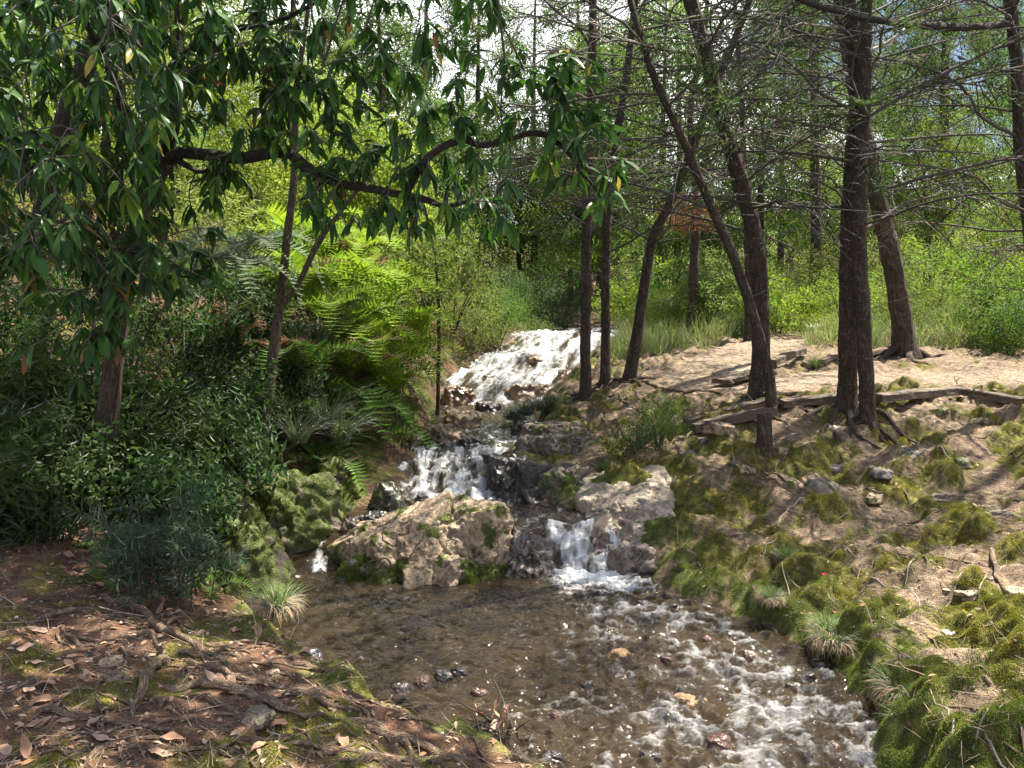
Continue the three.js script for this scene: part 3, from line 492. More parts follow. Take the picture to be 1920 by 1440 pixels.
// ---------------------------------------------------------------- tall conifers on the stony bank
// trunk points are photo pixels at the trunk's distance; the trunk goes on above
const CON = [0.05, 0.085, 0.018];
function conifer(spec) {
  const { pts, D, w, label, group, name = 'conifer_tree', H = 11, branches = 16, crown = 130, lean = 0, cr = 1.6, seedNo, dead = M.twig, h0 = 5.6, bark = M.bark, limb } = spec;
  seed(seedNo);
  const wp = pts.map(([x, y], k) => pix(x, y, D + (k / (pts.length - 1)) * lean)); const base = wp[0].clone(); base.y = Math.min(base.y, height(base.x, base.z)) - 0.08;
  wp[0] = base.clone(); const a = wp[wp.length - 1], d = a.clone().sub(wp[wp.length - 2]).normalize(); d.y = Math.max(d.y, 0.6); d.x *= 0.7; d.z *= 0.7; d.normalize();
  for (let k = 1; k <= 3; k++) wp.push(a.clone().addScaledVector(d, (H - a.y + base.y) / 3 * k).add(V(rr(-0.2, 0.2), 0, rr(-0.2, 0.2))));
  const loc = wp.map((p) => p.clone().sub(base)), r = pxm(w, D) / 2;
  const t = thing(name, label, 'tree', group, base);
  const rad = loc.map((p) => r * Math.max(0.12, 1.04 - 0.85 * Math.pow(p.y / H, 1.1)));
  tube(new MB(), loc, rad, { sides: 18, seg: loc.length * 8, rough: 0.16, flare: 0.5 }).build('trunk', bark, t, true);
  if (D < 13) for (let k = 0; k < 5; k++) { const az = k * 1.26 + rr(-0.35, 0.35), L = r * rr(4, 9), q = []; for (let j = 0; j <= 5; j++) { const u = j / 5, a2 = az + 0.5 * Math.sin(u * 2 + k), x = base.x + Math.cos(a2) * (r * 0.5 + L * u), z = base.z + Math.sin(a2) * (r * 0.5 + L * u); q.push(V(x, height(x, z) + r * 0.75 * (1 - u) ** 2 - 0.01 - 0.05 * (u > 0.95), z).sub(base)); } tube(new MB(), q, [r * 0.42, r * 0.26, r * 0.12], { sides: 8, seg: 14, rough: 0.25 }).build('root', bark, t, true); }
  const cv = new THREE.CatmullRomCurve3(loc, false, 'centripetal'), atH = (h) => { let lo = 0, hi = 1; for (let k = 0; k < 14; k++) { const m = (lo + hi) / 2; cv.getPoint(m).y < h ? lo = m : hi = m; } return cv.getPoint(lo); };
  for (let k = 0; k < branches; k++) {
    const top = Math.min(H * 0.72, 4.4 + (D - 8) * 0.45), h = 1.2 + (top - 1.2) * Math.pow((k + R()) / branches, 0.8), p = atH(h), az = k * 2.4 + rr(-0.6, 0.6), el = rr(-0.1, 0.65), L = rr(0.9, 2.8) * (h > 2 ? 1 : 0.4), dir = V(Math.cos(az), el, Math.sin(az));
    const m = obj('branch', BR[k % 8], R() < 0.07 ? M.twigPale : dead, t); along(p, dir, 0, V(L * 1.1, L, L * 1.1)).decompose(m.position, m.quaternion, m.scale);
    // droop turned to the ground
    m.quaternion.multiply(new THREE.Quaternion().setFromAxisAngle(V(0, 1, 0), rollDown(m.quaternion)));
  }
  if (limb) { const lp = limb.pts.map(([x, y, q]) => pix(x, y, q).sub(base)); tube(new MB(), lp, [pxm(limb.w, D) / 2, pxm(limb.w, D) / 5], { sides: 9, seg: 26, rough: 0.2 }).build('limb', M.barkDark, t, true); for (let k = 0; k < 9; k++) { const i = 1 + Math.floor(R() * (lp.length - 1)), m = obj('branch', BR[k % 8], dead, t), L = rr(0.5, 1.2); along(lp[i], V(rr(-1, 0.3), rr(-0.9, 0.3), rr(-0.6, 0.6)), 0, L).decompose(m.position, m.quaternion, m.scale); m.quaternion.multiply(new THREE.Quaternion().setFromAxisAngle(V(0, 1, 0), rollDown(m.quaternion))); } }
  const list = [];
  for (let k = 0; k < crown; k++) { const u = R(), h = h0 + (H + 0.4 - h0) * Math.pow(u, 0.85), p = atH(Math.min(h, H)), az = Math.floor(R() * 11) * 2.4 + Math.floor(h * 2.2) * 1.9 + rr(-0.25, 0.25), L = cr * Math.pow(1 - (h - h0) / (H + 0.6 - h0), 0.55) * Math.sqrt(rr(0.05, 1)); const dir = V(Math.cos(az), rr(-0.5, 0.35), Math.sin(az)); p.add(V(Math.cos(az) * L, rr(-0.2, 0.25) - 0.1 * L, Math.sin(az) * L)); list.push([along(p, dir, rr(-0.5, 0.5), rr(0.8, 1.5)), vary(CON, 0.3)]); }
  for (let k = 0; k < (spec.low ?? 26); k++) { const h = rr(2.4, 5.2), p = atH(h), az = Math.floor(R() * 7) * 0.9 + rr(-0.2, 0.2), L = rr(0.5, 2.0); p.add(V(Math.cos(az) * L, 0.15 * L, Math.sin(az) * L)); list.push([along(p, V(Math.cos(az) + rr(-0.4, 0.4), rr(-0.9, 0.1), Math.sin(az) + rr(-0.4, 0.4)), rr(0, 6), rr(0.5, 0.95)), vary(CON, 0.3)]); }
  if (list.length) mass(t, 'crown', SP.conifer[seedNo % 3], M.leaf, list);
  return t;
}
function rollDown(q) { // turn about own y so that -z looks down
  const z = V(0, 0, 1).applyQuaternion(q), x = V(1, 0, 0).applyQuaternion(q); return Math.atan2(x.y, z.y); }
const GC = 'tall thin conifers on the stony bank';
const CONS = [
  { pts: [[1098, 745], [1098, 600], [1100, 400], [1108, 200], [1112, 0]], D: 11, w: 20, label: 'straight brown conifer trunk closest to the foot of the cascade', seedNo: 301, H: 13, crown: 16, h0: 10, cr: 1.1 },
  { pts: [[1135, 728], [1136, 500], [1139, 400], [1152, 290], [1175, 140], [1192, 0]], D: 11.5, w: 17, label: 'thin conifer trunk bending aside at mid height, second from the cascade', seedNo: 302, H: 12, crown: 36, h0: 9, cr: 1.1 },
  { pts: [[1178, 720], [1205, 560], [1226, 440], [1252, 390], [1290, 300], [1330, 190]], D: 11.6, w: 21, label: 'conifer trunk leaning away from the cascade toward the red-leaved bush', seedNo: 303, H: 9, crown: 50 },
  { pts: [[1450, 775], [1441, 700], [1415, 600], [1370, 470], [1330, 380], [1280, 260], [1225, 140], [1182, 0]], D: 8.3, w: 20, label: 'slim trunk slanting across the taller trunk behind it, foot by the timber edging', seedNo: 304, H: 8, crown: 8, branches: 14 },
  { pts: [[1424, 752], [1427, 600], [1414, 440], [1386, 330], [1352, 220], [1326, 110], [1295, 0]], D: 9.05, w: 33, label: 'stout dark curving trunk right behind the slim slanting one', seedNo: 305, H: 12, crown: 40 },
  { pts: [[1590, 775], [1590, 600], [1592, 400], [1606, 200], [1602, 100], [1592, 0]], D: 8.35, w: 32, label: 'dark upright trunk of the close pair, the one nearer the stump', seedNo: 306, H: 12, crown: 30 },
  { pts: [[1630, 790], [1622, 650], [1613, 500], [1613, 350], [1620, 200], [1624, 0]], D: 8.1, w: 27, label: 'lichen speckled upright trunk of the close pair, the one with spreading mossy foot', seedNo: 307, H: 12, crown: 30 },
  { pts: [[1702, 660], [1682, 540], [1652, 400], [1626, 280], [1602, 150], [1575, 0]], D: 12.5, w: 35, label: 'leaning speckled trunk on the mossy knoll behind the close pair', seedNo: 308, H: 12, crown: 150 },
  { pts: [[1975, 790], [1950, 550], [1928, 400], [1913, 250], [1905, 100], [1893, 0]], D: 8.6, w: 28, label: 'dark trunk with a long bare limb reaching toward the close pair', seedNo: 309, H: 11, crown: 60, branches: 26, limb: { w: 15, pts: [[1903, 45, 8.6], [1800, 50, 8.1], [1700, 46, 7.7], [1600, 30, 7.4], [1490, -5, 7.1], [1420, -50, 6.9]] } },
  { pts: [[1538, 592], [1531, 450], [1528, 330], [1526, 200], [1522, 60]], D: 19, w: 21, label: 'grey conifer with flared foot beside the far end of the path', seedNo: 310, H: 10, crown: 260, h0: 3.2, cr: 2 },
  { pts: [[1404, 640], [1400, 400], [1393, 250], [1384, 90], [1378, 0]], D: 14.5, w: 12, label: 'thin grey trunk standing beyond the stout curving one', seedNo: 311, H: 11, crown: 40, h0: 8 },
  { pts: [[1298, 640], [1302, 480], [1306, 380]], D: 15.5, w: 19, label: 'reddish bark trunk behind the bright leafy shrub', seedNo: 312, H: 8, crown: 14, h0: 6 },
];
for (const c of CONS) conifer({ group: GC, ...c, branches: Math.round((c.branches ?? 22) * 1.4) });
// trees beyond the frame whose crowns shade both banks
for (const [x, z, H, s] of [[5.9, -5.4, 11, 321], [8.2, -9.6, 12, 322]]) {
  seed(s); const p = onGround(x, z, -0.05), t = thing('conifer_tree', 'conifer standing higher up the stony bank, only its shade in view', 'tree', 'conifers beyond the view', p);
  tube(new MB(), [V(0, 0, 0), V(0.05, H * 0.5, 0.1), V(0.1, H, 0)], [0.14, 0.1, 0.03], { sides: 10, seg: 18, rough: 0.15, flare: 0.5 }).build('trunk', M.bark, t, true);
  const list = []; for (let k = 0; k < 60; k++) { const h = 4.5 + (H - 4.3) * R(), az = Math.floor(R() * 9) * 2.4 + Math.floor(h * 2) * 1.9 + rr(-0.25, 0.25), L = 2.1 * Math.pow(1 - (h - 4.5) / (H - 4), 0.5) * Math.sqrt(R()); list.push([along(V(Math.cos(az) * L, h - 0.15 * L, Math.sin(az) * L), V(Math.cos(az), rr(-0.5, 0.3), Math.sin(az)), rr(-0.5, 0.5), rr(0.8, 1.5)), vary(CON, 0.3)]); }
  mass(t, 'crown', SP.conifer[s % 3], M.leaf, list);
}
{ // stumps
  const st = (px, py0, py1, D, w, label, bark) => { const a = pix(px, py0, D), b = pix(px - 3, py1, D); a.y = height(a.x, a.z) - 0.06; const h = Math.max(0.12, b.y - a.y), t = thing('tree_stump', label, 'stump', null, a); tube(new MB(), [V(0, 0, 0), V(0.005, h * 0.5, 0), V(-0.01, h, 0)], [pxm(w, D) / 2 * 1.1, pxm(w, D) / 2], { sides: 14, seg: 12, rough: 0.2, flare: 0.4 }).build('trunk', bark, t, true); };
  st(1432, 852, 775, 7.45, 26, 'cut mossy stump in front of the slim slanting trunk', M.bark);
  st(1490, 785, 745, 8.6, 20, 'short rotten post beside the timber edging', M.barkDark);
}
console.log('conifers');
// ---------------------------------------------------------------- the big-leaved tree leaning over the pool
const LEAFCOL = [[0.022, 0.068, 0.008], [0.032, 0.09, 0.009], [0.042, 0.105, 0.01], [0.016, 0.05, 0.009], [0.10, 0.175, 0.012], [0.24, 0.2, 0.03], [0.2, 0.09, 0.035]];
const LEAFS = []; LEAFCOL.forEach((c, i) => { for (const [d, f, w] of [[0.25, 0.3, 0.05], [0.7, 0.22, 0.046], [0.45, 0.45, 0.042]]) LEAFS.push(leafGeo(0.165, w, { droop: d, fold: f, rows: 5, col: c, wave: 0.12 }).geo(true)); });
{
  const base = pix(188, 965, 6.05); base.y = height(base.x, base.z) - 0.1;
  const t = thing('broadleaf_tree', 'large-leaved tree arching a mossy branch over the pool', 'tree', null, base);
  const L = (a) => a.map(([x, y, D]) => pix(x, y, D).sub(base));
  const limbs = [];
  const limb = (name, a, rad, o = {}) => { const p = Array.isArray(a[0]) ? L(a) : a; const m = tube(new MB(), p, rad, { sides: 10, seg: p.length * 5, rough: 0.18, ...o }).build(name, o.mat ?? M.barkPale, t, true); limbs.push([p, rad]); return m; };
  limb('trunk', [[188, 972, 6.05], [196, 850, 6.03], [206, 740, 6.0], [222, 620, 5.95], [245, 480, 5.85], [275, 370, 5.75], [310, 300, 5.65]], [0.09, 0.08, 0.072, 0.068, 0.06], { sides: 16, flare: 0.5, mat: M.bark });
  limb('branch', [[308, 304, 5.65], [335, 288, 5.6], [380, 290, 5.5], [450, 296, 5.4], [540, 288, 5.3], [575, 315, 5.25], [630, 342, 5.2], [690, 352, 5.15], [735, 362, 5.1], [800, 375, 5.05], [835, 387, 5.0], [880, 376, 4.95]], [0.042, 0.04, 0.035, 0.03, 0.024, 0.01], { mat: M.barkDark });
  limb('branch', [[760, 368, 5.08], [785, 318, 5.05], [820, 282, 5.0], [868, 262, 4.95], [905, 272, 4.95], [960, 258, 4.9], [1008, 250, 4.9], [1045, 268, 4.85], [1078, 300, 4.85], [1090, 325, 4.8], [1110, 345, 4.8], [1130, 375, 4.8]], [0.026, 0.022, 0.018, 0.013, 0.006], { mat: M.barkDark });
  limb('branch', [[330, 300, 5.62], [380, 322, 5.55], [412, 300, 5.5]], [0.022, 0.016, 0.01], { mat: M.barkDark });
  limb('branch', [[300, 320, 5.68], [328, 220, 5.75], [334, 100, 5.8], [340, -20, 5.85], [360, -180, 5.9]], [0.05, 0.045, 0.036, 0.02], { mat: M.barkDark });
  limb('branch', [[285, 350, 5.72], [265, 270, 5.5], [228, 200, 5.3], [200, 120, 5.1], [165, 50, 4.9], [140, -40, 4.7]], [0.035, 0.028, 0.022, 0.012], { mat: M.barkDark });
  limb('branch', [[262, 420, 5.8], [200, 360, 5.4], [120, 310, 5.0], [40, 318, 4.7], [-60, 290, 4.4]], [0.03, 0.024, 0.018, 0.008], { mat: M.barkDark });
  limb('branch', [[240, 500, 5.85], [180, 440, 5.5], [100, 380, 5.2], [40, 300, 5.0]], [0.022, 0.016, 0.01], { mat: M.barkDark });
  limb('branch', [[334, 110, 5.8], [420, 60, 5.6], [520, 40, 5.5], [620, -10, 5.4]], [0.028, 0.02, 0.01], { mat: M.barkDark });
  limb('branch', [[340, -20, 5.85], [480, -120, 5.6], [640, -160, 5.4], [820, -120, 5.2], [900, -20, 5.1]], [0.03, 0.022, 0.01], { mat: M.barkDark });
  limb('branch', [[480, -120, 5.6], [700, -330, 5.2], [950, -450, 4.8], [1200, -430, 4.5], [1450, -470, 4.4], [1650, -560, 4.4]], [0.022, 0.016, 0.008], { mat: M.barkDark });  // limb out of view, added so its leaves shade the bank
  limb('branch', [[230, 590, 5.95], [260, 540, 5.8], [320, 520, 5.6], [390, 520, 5.5]], [0.018, 0.012, 0.006], { mat: M.barkDark });
  // whorls of leaves at twig ends; photo areas the foliage covers, with the distance there
  seed(401); const spots = [];
  const area = (n, x0, x1, y0, y1, D0, D1) => { for (let k = 0; k < n; k++) spots.push([rr(x0, x1), rr(y0, y1), rr(D0, D1)]); };
  area(150, -60, 330, -40, 330, 4.1, 6.2); area(70, -60, 250, 280, 560, 4.0, 5.9); area(8, 150, 330, 400, 520, 4.6, 5.6); area(34, 170, 430, 290, 560, 4.9, 5.7); area(26, 110, 320, 340, 640, 4.6, 5.5); area(70, -60, 420, -40, 330, 4.3, 5.8); area(42, 300, 560, -40, 130, 4.8, 6.0); area(40, 330, 560, 90, 280, 5.0, 5.9); area(9, 340, 480, 280, 360, 5.1, 5.7);
  area(8, 20, 200, 540, 700, 4.3, 5.0); area(5, 330, 420, 470, 540, 5.3, 5.6); area(7, 120, 260, 640, 740, 4.6, 5.4);
  for (const [x, y, D] of [[590, 250, 5.2], [560, 200, 5.3], [620, 190, 5.2], [660, 230, 5.1], [700, 200, 5.15], [690, 150, 5.2], [740, 180, 5.1], [780, 150, 5.1], [640, 110, 5.2], [720, 120, 5.2], [600, 160, 5.3], [840, 190, 5.0], [880, 90, 5.1], [870, 220, 4.95], [920, 190, 4.9], [960, 170, 4.9], [985, 120, 4.9], [1010, 145, 4.9], [1040, 110, 4.9], [1060, 150, 4.9], [1075, 135, 4.85], [950, 215, 4.9], [1000, 215, 4.85], [1050, 210, 4.85], [1090, 215, 4.8], [1120, 230, 4.8], [1080, 260, 4.8], [1130, 330, 4.75], [1110, 380, 4.75], [1140, 365, 4.7], [1150, 330, 4.75], [1060, 330, 4.8], [1010, 300, 4.85], [900, 310, 4.9], [830, 320, 5.0], [860, 300, 5.0], [800, 330, 5.05], [760, 300, 5.05], [700, 280, 5.1], [660, 310, 5.15], [620, 290, 5.2], [580, 380, 5.15], [605, 400, 5.1], [640, 370, 5.15], [700, 400, 5.05], [750, 410, 5.0], [790, 420, 5.0], [830, 400, 4.95], [860, 410, 4.95], [920, 390, 4.9], [935, 370, 4.9], [890, 380, 4.9], [940, 420, 4.85], [760, 245, 5.1], [810, 240, 5.05], [820, 200, 5.05], [640, 250, 5.15], [790, 210, 5.1], [700, 330, 5.1], [850, 340, 4.95], [740, 340, 5.1], [560, 320, 5.2], [590, 350, 5.2], [540, 180, 5.35], [530, 260, 5.3], [960, 340, 4.85], [1170, 300, 4.8], [650, 40, 5.3], [700, 60, 5.3], [770, 10, 5.2], [860, 20, 5.1], [920, 10, 5.1], [680, -10, 5.3]]) spots.push([x + rr(-12, 12), y + rr(-10, 10), D + rr(-0.15, 0.15)]);
  area(34, 560, 860, 60, 330, 4.95, 5.4); area(22, 860, 1140, 90, 330, 4.75, 5.0); area(14, 560, 960, 360, 440, 4.9, 5.2); area(16, 560, 940, -30, 90, 5.0, 5.4);
  // unseen crown above the view, added to shade the bank below
  for (let k = 0; k < 300; k++) spots.push([rr(-500, 1000), rr(-750, -30), rr(3.9, 6.6)]);
  for (let k = 0; k < 110; k++) spots.push([rr(650, 1350), rr(-760, -260), rr(3.8, 5.4)]);
  for (let k = 0; k < 130; k++) spots.push([rr(1000, 1720), rr(-850, -330), rr(3.9, 5.2)]);
  const nodes = []; for (const [p] of limbs) { const cv = new THREE.CatmullRomCurve3(p, false, 'centripetal'); for (let k = 2; k <= 24; k++) nodes.push(cv.getPoint(k / 24)); }
  const tw = new MB(), all = [];
  for (const [x, y, D] of spots) {
    const e = pix(x, y, D).sub(base); let best = null, bd = 9; for (const n of nodes) { const d = n.distanceTo(e); if (d < bd) { bd = d; best = n; } }
    const mid = best.clone().lerp(e, 0.5).add(V(rr(-0.08, 0.08), rr(0, 0.14), rr(-0.08, 0.08)));
    tube(tw, [best, mid, e], [Math.min(0.012, 0.004 + bd * 0.004), 0.0025], { sides: 4, seg: 5, cap: false }); if (R() < 0.5) nodes.push(mid);
    const n = Math.round(rr(7, 11)), out = e.clone().sub(mid).normalize(), big = rr(0.8, 1.2), shade = R();
    for (let k = 0; k < n; k++) {
      const a = k * 2.4 + rr(-0.3, 0.3), d = V(Math.cos(a), rr(-0.75, 0.3), Math.sin(a)).addScaledVector(out, 0.55).normalize(); d.y -= rr(0.05, 0.75); d.normalize();
      const pos = e.clone().addScaledVector(out, -0.1 * R()); const m = along(pos, d, 0, big * rr(0.55, 1.2)); const q = new THREE.Quaternion(), s = V(), pp = V(); m.decompose(pp, q, s);
      q.multiply(new THREE.Quaternion().setFromAxisAngle(V(0, 1, 0), rollDown(q) + rr(-0.6, 0.6)));
      const ci = R() < 0.025 ? (R() < 0.6 ? 5 : 6) : shade < 0.1 ? (R() < 0.6 ? 4 : 2) : Math.floor(R() * 4); all.push([pp, q, s, LEAFS[ci * 3 + Math.floor(R() * 3)], x, y, D]);
    }
  }
  tw.build('twigs', M.twig, t).userData.kind = 'stuff';
  // the leaves that show largest are single parts, the rest one mass
  all.sort((a, b) => (a[4] < -20 || a[5] < 0 ? 1 : 0) - (b[4] < -20 || b[5] < 0 ? 1 : 0) || a[6] - b[6]);
  const rest = new MB();
  all.forEach(([p, q, s, g], k) => { if (k < 290) { const m = obj('leaf', g, M.leafBig, t); m.position.copy(p); m.quaternion.copy(q); m.scale.copy(s); } else rest.add(g, new THREE.Matrix4().compose(p, q, s)); });
  rest.build('foliage', M.leafBig, t).userData.kind = 'stuff';
}
// slender forked tree on the bank, and thin stems behind it
function slender(label, group, stems, leafAreas, mat = M.barkPale, leafCol = [0.06, 0.1, 0.025], sd = 1) {
  seed(sd); const base = pix(...stems[0].p[0]); base.y = height(base.x, base.z) - 0.08; const t = thing('slender_tree', label, 'tree', group, base);
  stems.forEach((s, k) => tube(new MB(), s.p.map((a, i) => { const q = pix(...a); if (!k && !i) q.y = base.y; return q.sub(base); }), s.r, { sides: 9, seg: s.p.length * 5, rough: 0.2, flare: k ? 0 : 0.6 }).build(k ? 'branch' : 'trunk', mat, t, true));
  const list = []; for (const [n, x0, x1, y0, y1, D0, D1] of leafAreas) for (let k = 0; k < n; k++) list.push([along(pix(rr(x0, x1), rr(y0, y1), rr(D0, D1)).sub(base), rdir(), rr(0, 6), rr(0.5, 0.9)), vary(leafCol, 0.3)]);
  if (list.length) mass(t, 'crown', SP.broad[sd % 3], M.leaf, list);
}
slender('slender pale tree forking above the mossy boulder', null, [{ p: [[488, 880, 7.5], [492, 820, 7.5], [506, 720, 7.5], [518, 620, 7.5], [528, 540, 7.5], [538, 450, 7.45], [550, 350, 7.4], [556, 180, 7.4], [580, 0, 7.4]], r: [0.065, 0.055, 0.045, 0.04, 0.035, 0.02] }, { p: [[526, 575, 7.5], [560, 530, 7.45], [600, 450, 7.4], [640, 395, 7.4], [690, 330, 7.4]], r: [0.035, 0.028, 0.015] }, { p: [[490, 870, 7.48], [510, 852, 7.4], [540, 842, 7.35], [560, 830, 7.3]], r: [0.03, 0.02, 0.01] }], [[30, 480, 700, -200, 100, 7, 8.2]], M.barkPale, [0.05, 0.09, 0.025], 411);
slender('thin bent sapling over the bright ferns', null, [{ p: [[820, 690, 11.5], [822, 560, 11.4], [815, 480, 11.4], [800, 400, 11.3]], r: [0.03, 0.02, 0.012] }, { p: [[820, 590, 11.4], [790, 585, 11.2], [760, 600, 11]], r: [0.014, 0.006] }], [[70, 730, 900, 430, 560, 10.8, 12.2]], M.bark, [0.12, 0.16, 0.03], 412);
console.log('broadleaf');
// ---------------------------------------------------------------- ferns, shrubs, tufts
// a frond of unit length, rising along +y, arching over toward +z
function frondGeo(sd, arch, n = 20, wide = 0.24) {
  seed(sd); const b = new MB(), at = (t) => V(0.03 * Math.sin(t * 4 + sd), Math.sin(Math.min(1.5, t * (1.1 + arch))) * (1 - 0.25 * arch) - arch * 0.28 * t * t, (1 - Math.cos(t * (0.9 + arch))) * 0.9);
  const pts = []; for (let k = 0; k <= 8; k++) pts.push(at(k / 8));
  tube(b, pts, [0.008, 0.005, 0.0015], { sides: 4, seg: 10, cap: false }); b.c = []; for (let k = 0; k < b.p.length / 3; k++) b.c.push(0.55, 0.5, 0.3);
  for (let k = 0; k < n; k++) {
    const t = 0.16 + 0.83 * (k / n), p = at(t), tg = at(Math.min(1, t + 0.02)).sub(at(t - 0.02)).normalize(), side = V(1, 0, 0), up = side.clone().cross(tg).normalize();
    const l = wide * Math.pow(Math.sin(Math.PI * Math.min(1, 0.16 + 0.86 * t)), 0.8) * rr(0.88, 1.1) + 0.01;
    for (const s of [-1, 1]) {
      const d = side.clone().multiplyScalar(s).addScaledVector(tg, 0.5).addScaledVector(up, -0.1 + rr(-0.15, 0.15)).normalize(), w = d.clone().cross(up).normalize();
      const m = Math.max(4, Math.round(l * 34)), k1 = rr(0.75, 1.2), c = [k1 * rr(0.9, 1.12), k1, k1]; let prev = null;
      for (let j = 0; j <= m; j++) {          // toothed blade of the pinna, folded along its rib
        const u = j / m, q = p.clone().addScaledVector(d, l * u).addScaledVector(up, -0.3 * l * u * u), pl = (j % 2 ? 1.0 : 0.62) * (l * 0.13 * (1 - u) ** 0.6 * Math.min(1, 0.5 + u * 3)) + 0.0015;
        const L1 = q.clone().addScaledVector(w, pl).addScaledVector(up, pl * 0.25), R1 = q.clone().addScaledVector(w, -pl).addScaledVector(up, pl * 0.25);
        const ids = [L1, q, R1].map((v) => b.v(v.x, v.y, v.z, up.x, up.y, up.z, 0, 0, c));
        if (prev) { b.q(prev[0], prev[1], ids[1], ids[0]); b.q(prev[1], prev[2], ids[2], ids[1]); } prev = ids;
      }
    }
  }
  return b.geo(true);
}
const FR = [0.15, 0.45, 0.75, 1.0].map((a, i) => frondGeo(500 + i, a, 17, 0.27)), FRN = [0.4, 0.8].map((a, i) => frondGeo(510 + i, a, 20, 0.1));
const fernMat = (r, g, b) => { const m = M.fern.clone(); m.color.setRGB(r, g, b); return m; };
const FM = { bright: fernMat(0.19, 0.30, 0.02), green: fernMat(0.085, 0.165, 0.018), silver: fernMat(0.15, 0.2, 0.12), straw: fernMat(0.17, 0.105, 0.055) };  // bright holds the sunlit look in its colour, green the shaded one
function fern(label, group, pos, n, len, mat, { set = FR, lean = 0, az0 = 0, span = 6.283, old = 0 } = {}) {
  const t = thing('fern', label, 'fern', group, pos);
  for (let k = 0; k < n; k++) { const m = obj('frond', pick(set), R() < old ? FM.straw : mat, t); m.rotation.set(rr(0.05, 0.35) + lean, az0 + (k / n - 0.5) * span + rr(-0.25, 0.25), 0, 'YXZ'); m.scale.setScalar(len * rr(0.7, 1.2)); m.position.set(rr(-0.04, 0.04), -0.03, rr(-0.04, 0.04)); }
  return t;
}
seed(520);
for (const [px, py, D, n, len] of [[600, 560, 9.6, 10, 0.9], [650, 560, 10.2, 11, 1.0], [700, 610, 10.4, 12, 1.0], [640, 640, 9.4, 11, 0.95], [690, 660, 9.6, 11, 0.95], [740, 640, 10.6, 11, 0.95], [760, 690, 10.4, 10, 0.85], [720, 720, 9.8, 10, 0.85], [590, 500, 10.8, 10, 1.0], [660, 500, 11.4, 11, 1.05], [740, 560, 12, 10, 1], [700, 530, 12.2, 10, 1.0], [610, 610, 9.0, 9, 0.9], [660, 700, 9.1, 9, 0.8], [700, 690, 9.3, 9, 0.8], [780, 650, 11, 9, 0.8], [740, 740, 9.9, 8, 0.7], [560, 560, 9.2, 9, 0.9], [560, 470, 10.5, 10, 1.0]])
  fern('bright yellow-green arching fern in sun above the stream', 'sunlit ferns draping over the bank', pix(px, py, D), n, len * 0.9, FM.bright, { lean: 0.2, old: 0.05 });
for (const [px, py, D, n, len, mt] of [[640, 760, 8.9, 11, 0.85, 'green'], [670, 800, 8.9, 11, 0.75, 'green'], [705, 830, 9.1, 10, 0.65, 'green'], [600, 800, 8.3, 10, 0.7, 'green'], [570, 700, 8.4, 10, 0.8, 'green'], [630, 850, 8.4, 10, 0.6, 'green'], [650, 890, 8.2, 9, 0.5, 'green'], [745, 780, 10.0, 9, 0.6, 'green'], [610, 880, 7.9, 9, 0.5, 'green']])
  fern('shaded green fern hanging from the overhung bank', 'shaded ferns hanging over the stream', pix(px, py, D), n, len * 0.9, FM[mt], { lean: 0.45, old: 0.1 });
for (const [px, py, D] of [[430, 500, 7.2], [470, 470, 7.4]]) fern('pale silvery fern beside the slender forked tree', 'silvery ferns', pix(px, py, D), 9, 0.6, FM.silver, { lean: 0.7, az0: 0.6, span: 4 });
for (const [px, py, D] of [[370, 640, 7.2], [300, 620, 7.4], [420, 720, 7.4], [440, 640, 7.6], [330, 790, 7.0], [360, 750, 7.0], [260, 640, 7.2], [480, 690, 7.8], [400, 590, 7.8], [300, 720, 7.5]])
  fern('small dark sword fern on the shaded slope', 'small ferns on the shaded slope', gp(px, py + 30), 7, rr(0.32, 0.55), FM.green, { set: FRN, lean: 0.3 });
for (const [px, py, s] of [[195, 1035, 0.3], [190, 1090, 0.22], [385, 1100, 0.35], [215, 975, 0.25]]) fern('little green fern beside the bamboo grass clump', 'little ferns by the bamboo grass', gp(px, py), 5, s, FM.green, { lean: 0.45 });
for (const [px, py, D] of [[470, 620, 8.3], [520, 650, 8.2], [440, 580, 8.6], [590, 690, 8.5]]) fern('dead brown fern fronds hanging on the shaded bank', 'dead ferns on the shaded bank', pix(px, py, D), 6, rr(0.3, 0.45), FM.straw, { lean: 0.7 });
for (const [px, py] of [[1600, 1010], [1640, 1005]]) fern('small upright fern sprout on the mossy bank', 'fern sprouts on moss', gp(px, py), 4, 0.16, FM.bright, { set: FRN, lean: 0.15 });

// shrubs: stems and a mass of small leaves
function shrub(label, group, pos, w, h, col, { geo = SP.fine, n = 120, scale = 0.6, stems = 5, name = 'shrub', low = 0.3 } = {}) {
  const t = thing(name, label, 'shrub', group, pos); const ls = [], K = 4 + Math.floor(R() * 3);
  for (let k = 0; k < stems; k++) { const a = rr(0, 6.28), e = V(Math.cos(a) * w * 0.6, h * rr(0.6, 0.9), Math.sin(a) * w * 0.6); tube(new MB(), [V(0, -0.1, 0), e.clone().multiplyScalar(0.5).add(V(0, h * 0.1, 0)), e], [0.012 + h * 0.006, 0.004], { sides: 5, seg: 6 }).build('stem', M.twig, t); }
  for (let k = 0; k < K; k++) { const a = k / K * 6.28 + rr(-0.4, 0.4), q = w * rr(0.25, 0.6); ls.push([Math.cos(a) * q, h * rr(low, 0.75), Math.sin(a) * q, w * rr(0.4, 0.6), h * rr(0.25, 0.4)]); }
  ls.push([0, h * 0.75, 0, w * 0.45, h * 0.28]);
  const list = []; lobes(list, ls, n, col, scale, 0.4, 0.35); mass(t, 'foliage', pick(geo), M.leaf, list); return t;
}
seed(540);
const hue = (c) => (c[0] > 0.16 ? 'yellow-green' : c[0] > 0.12 ? 'olive' : c[0] > 0.07 ? 'fresh green' : 'dark green');
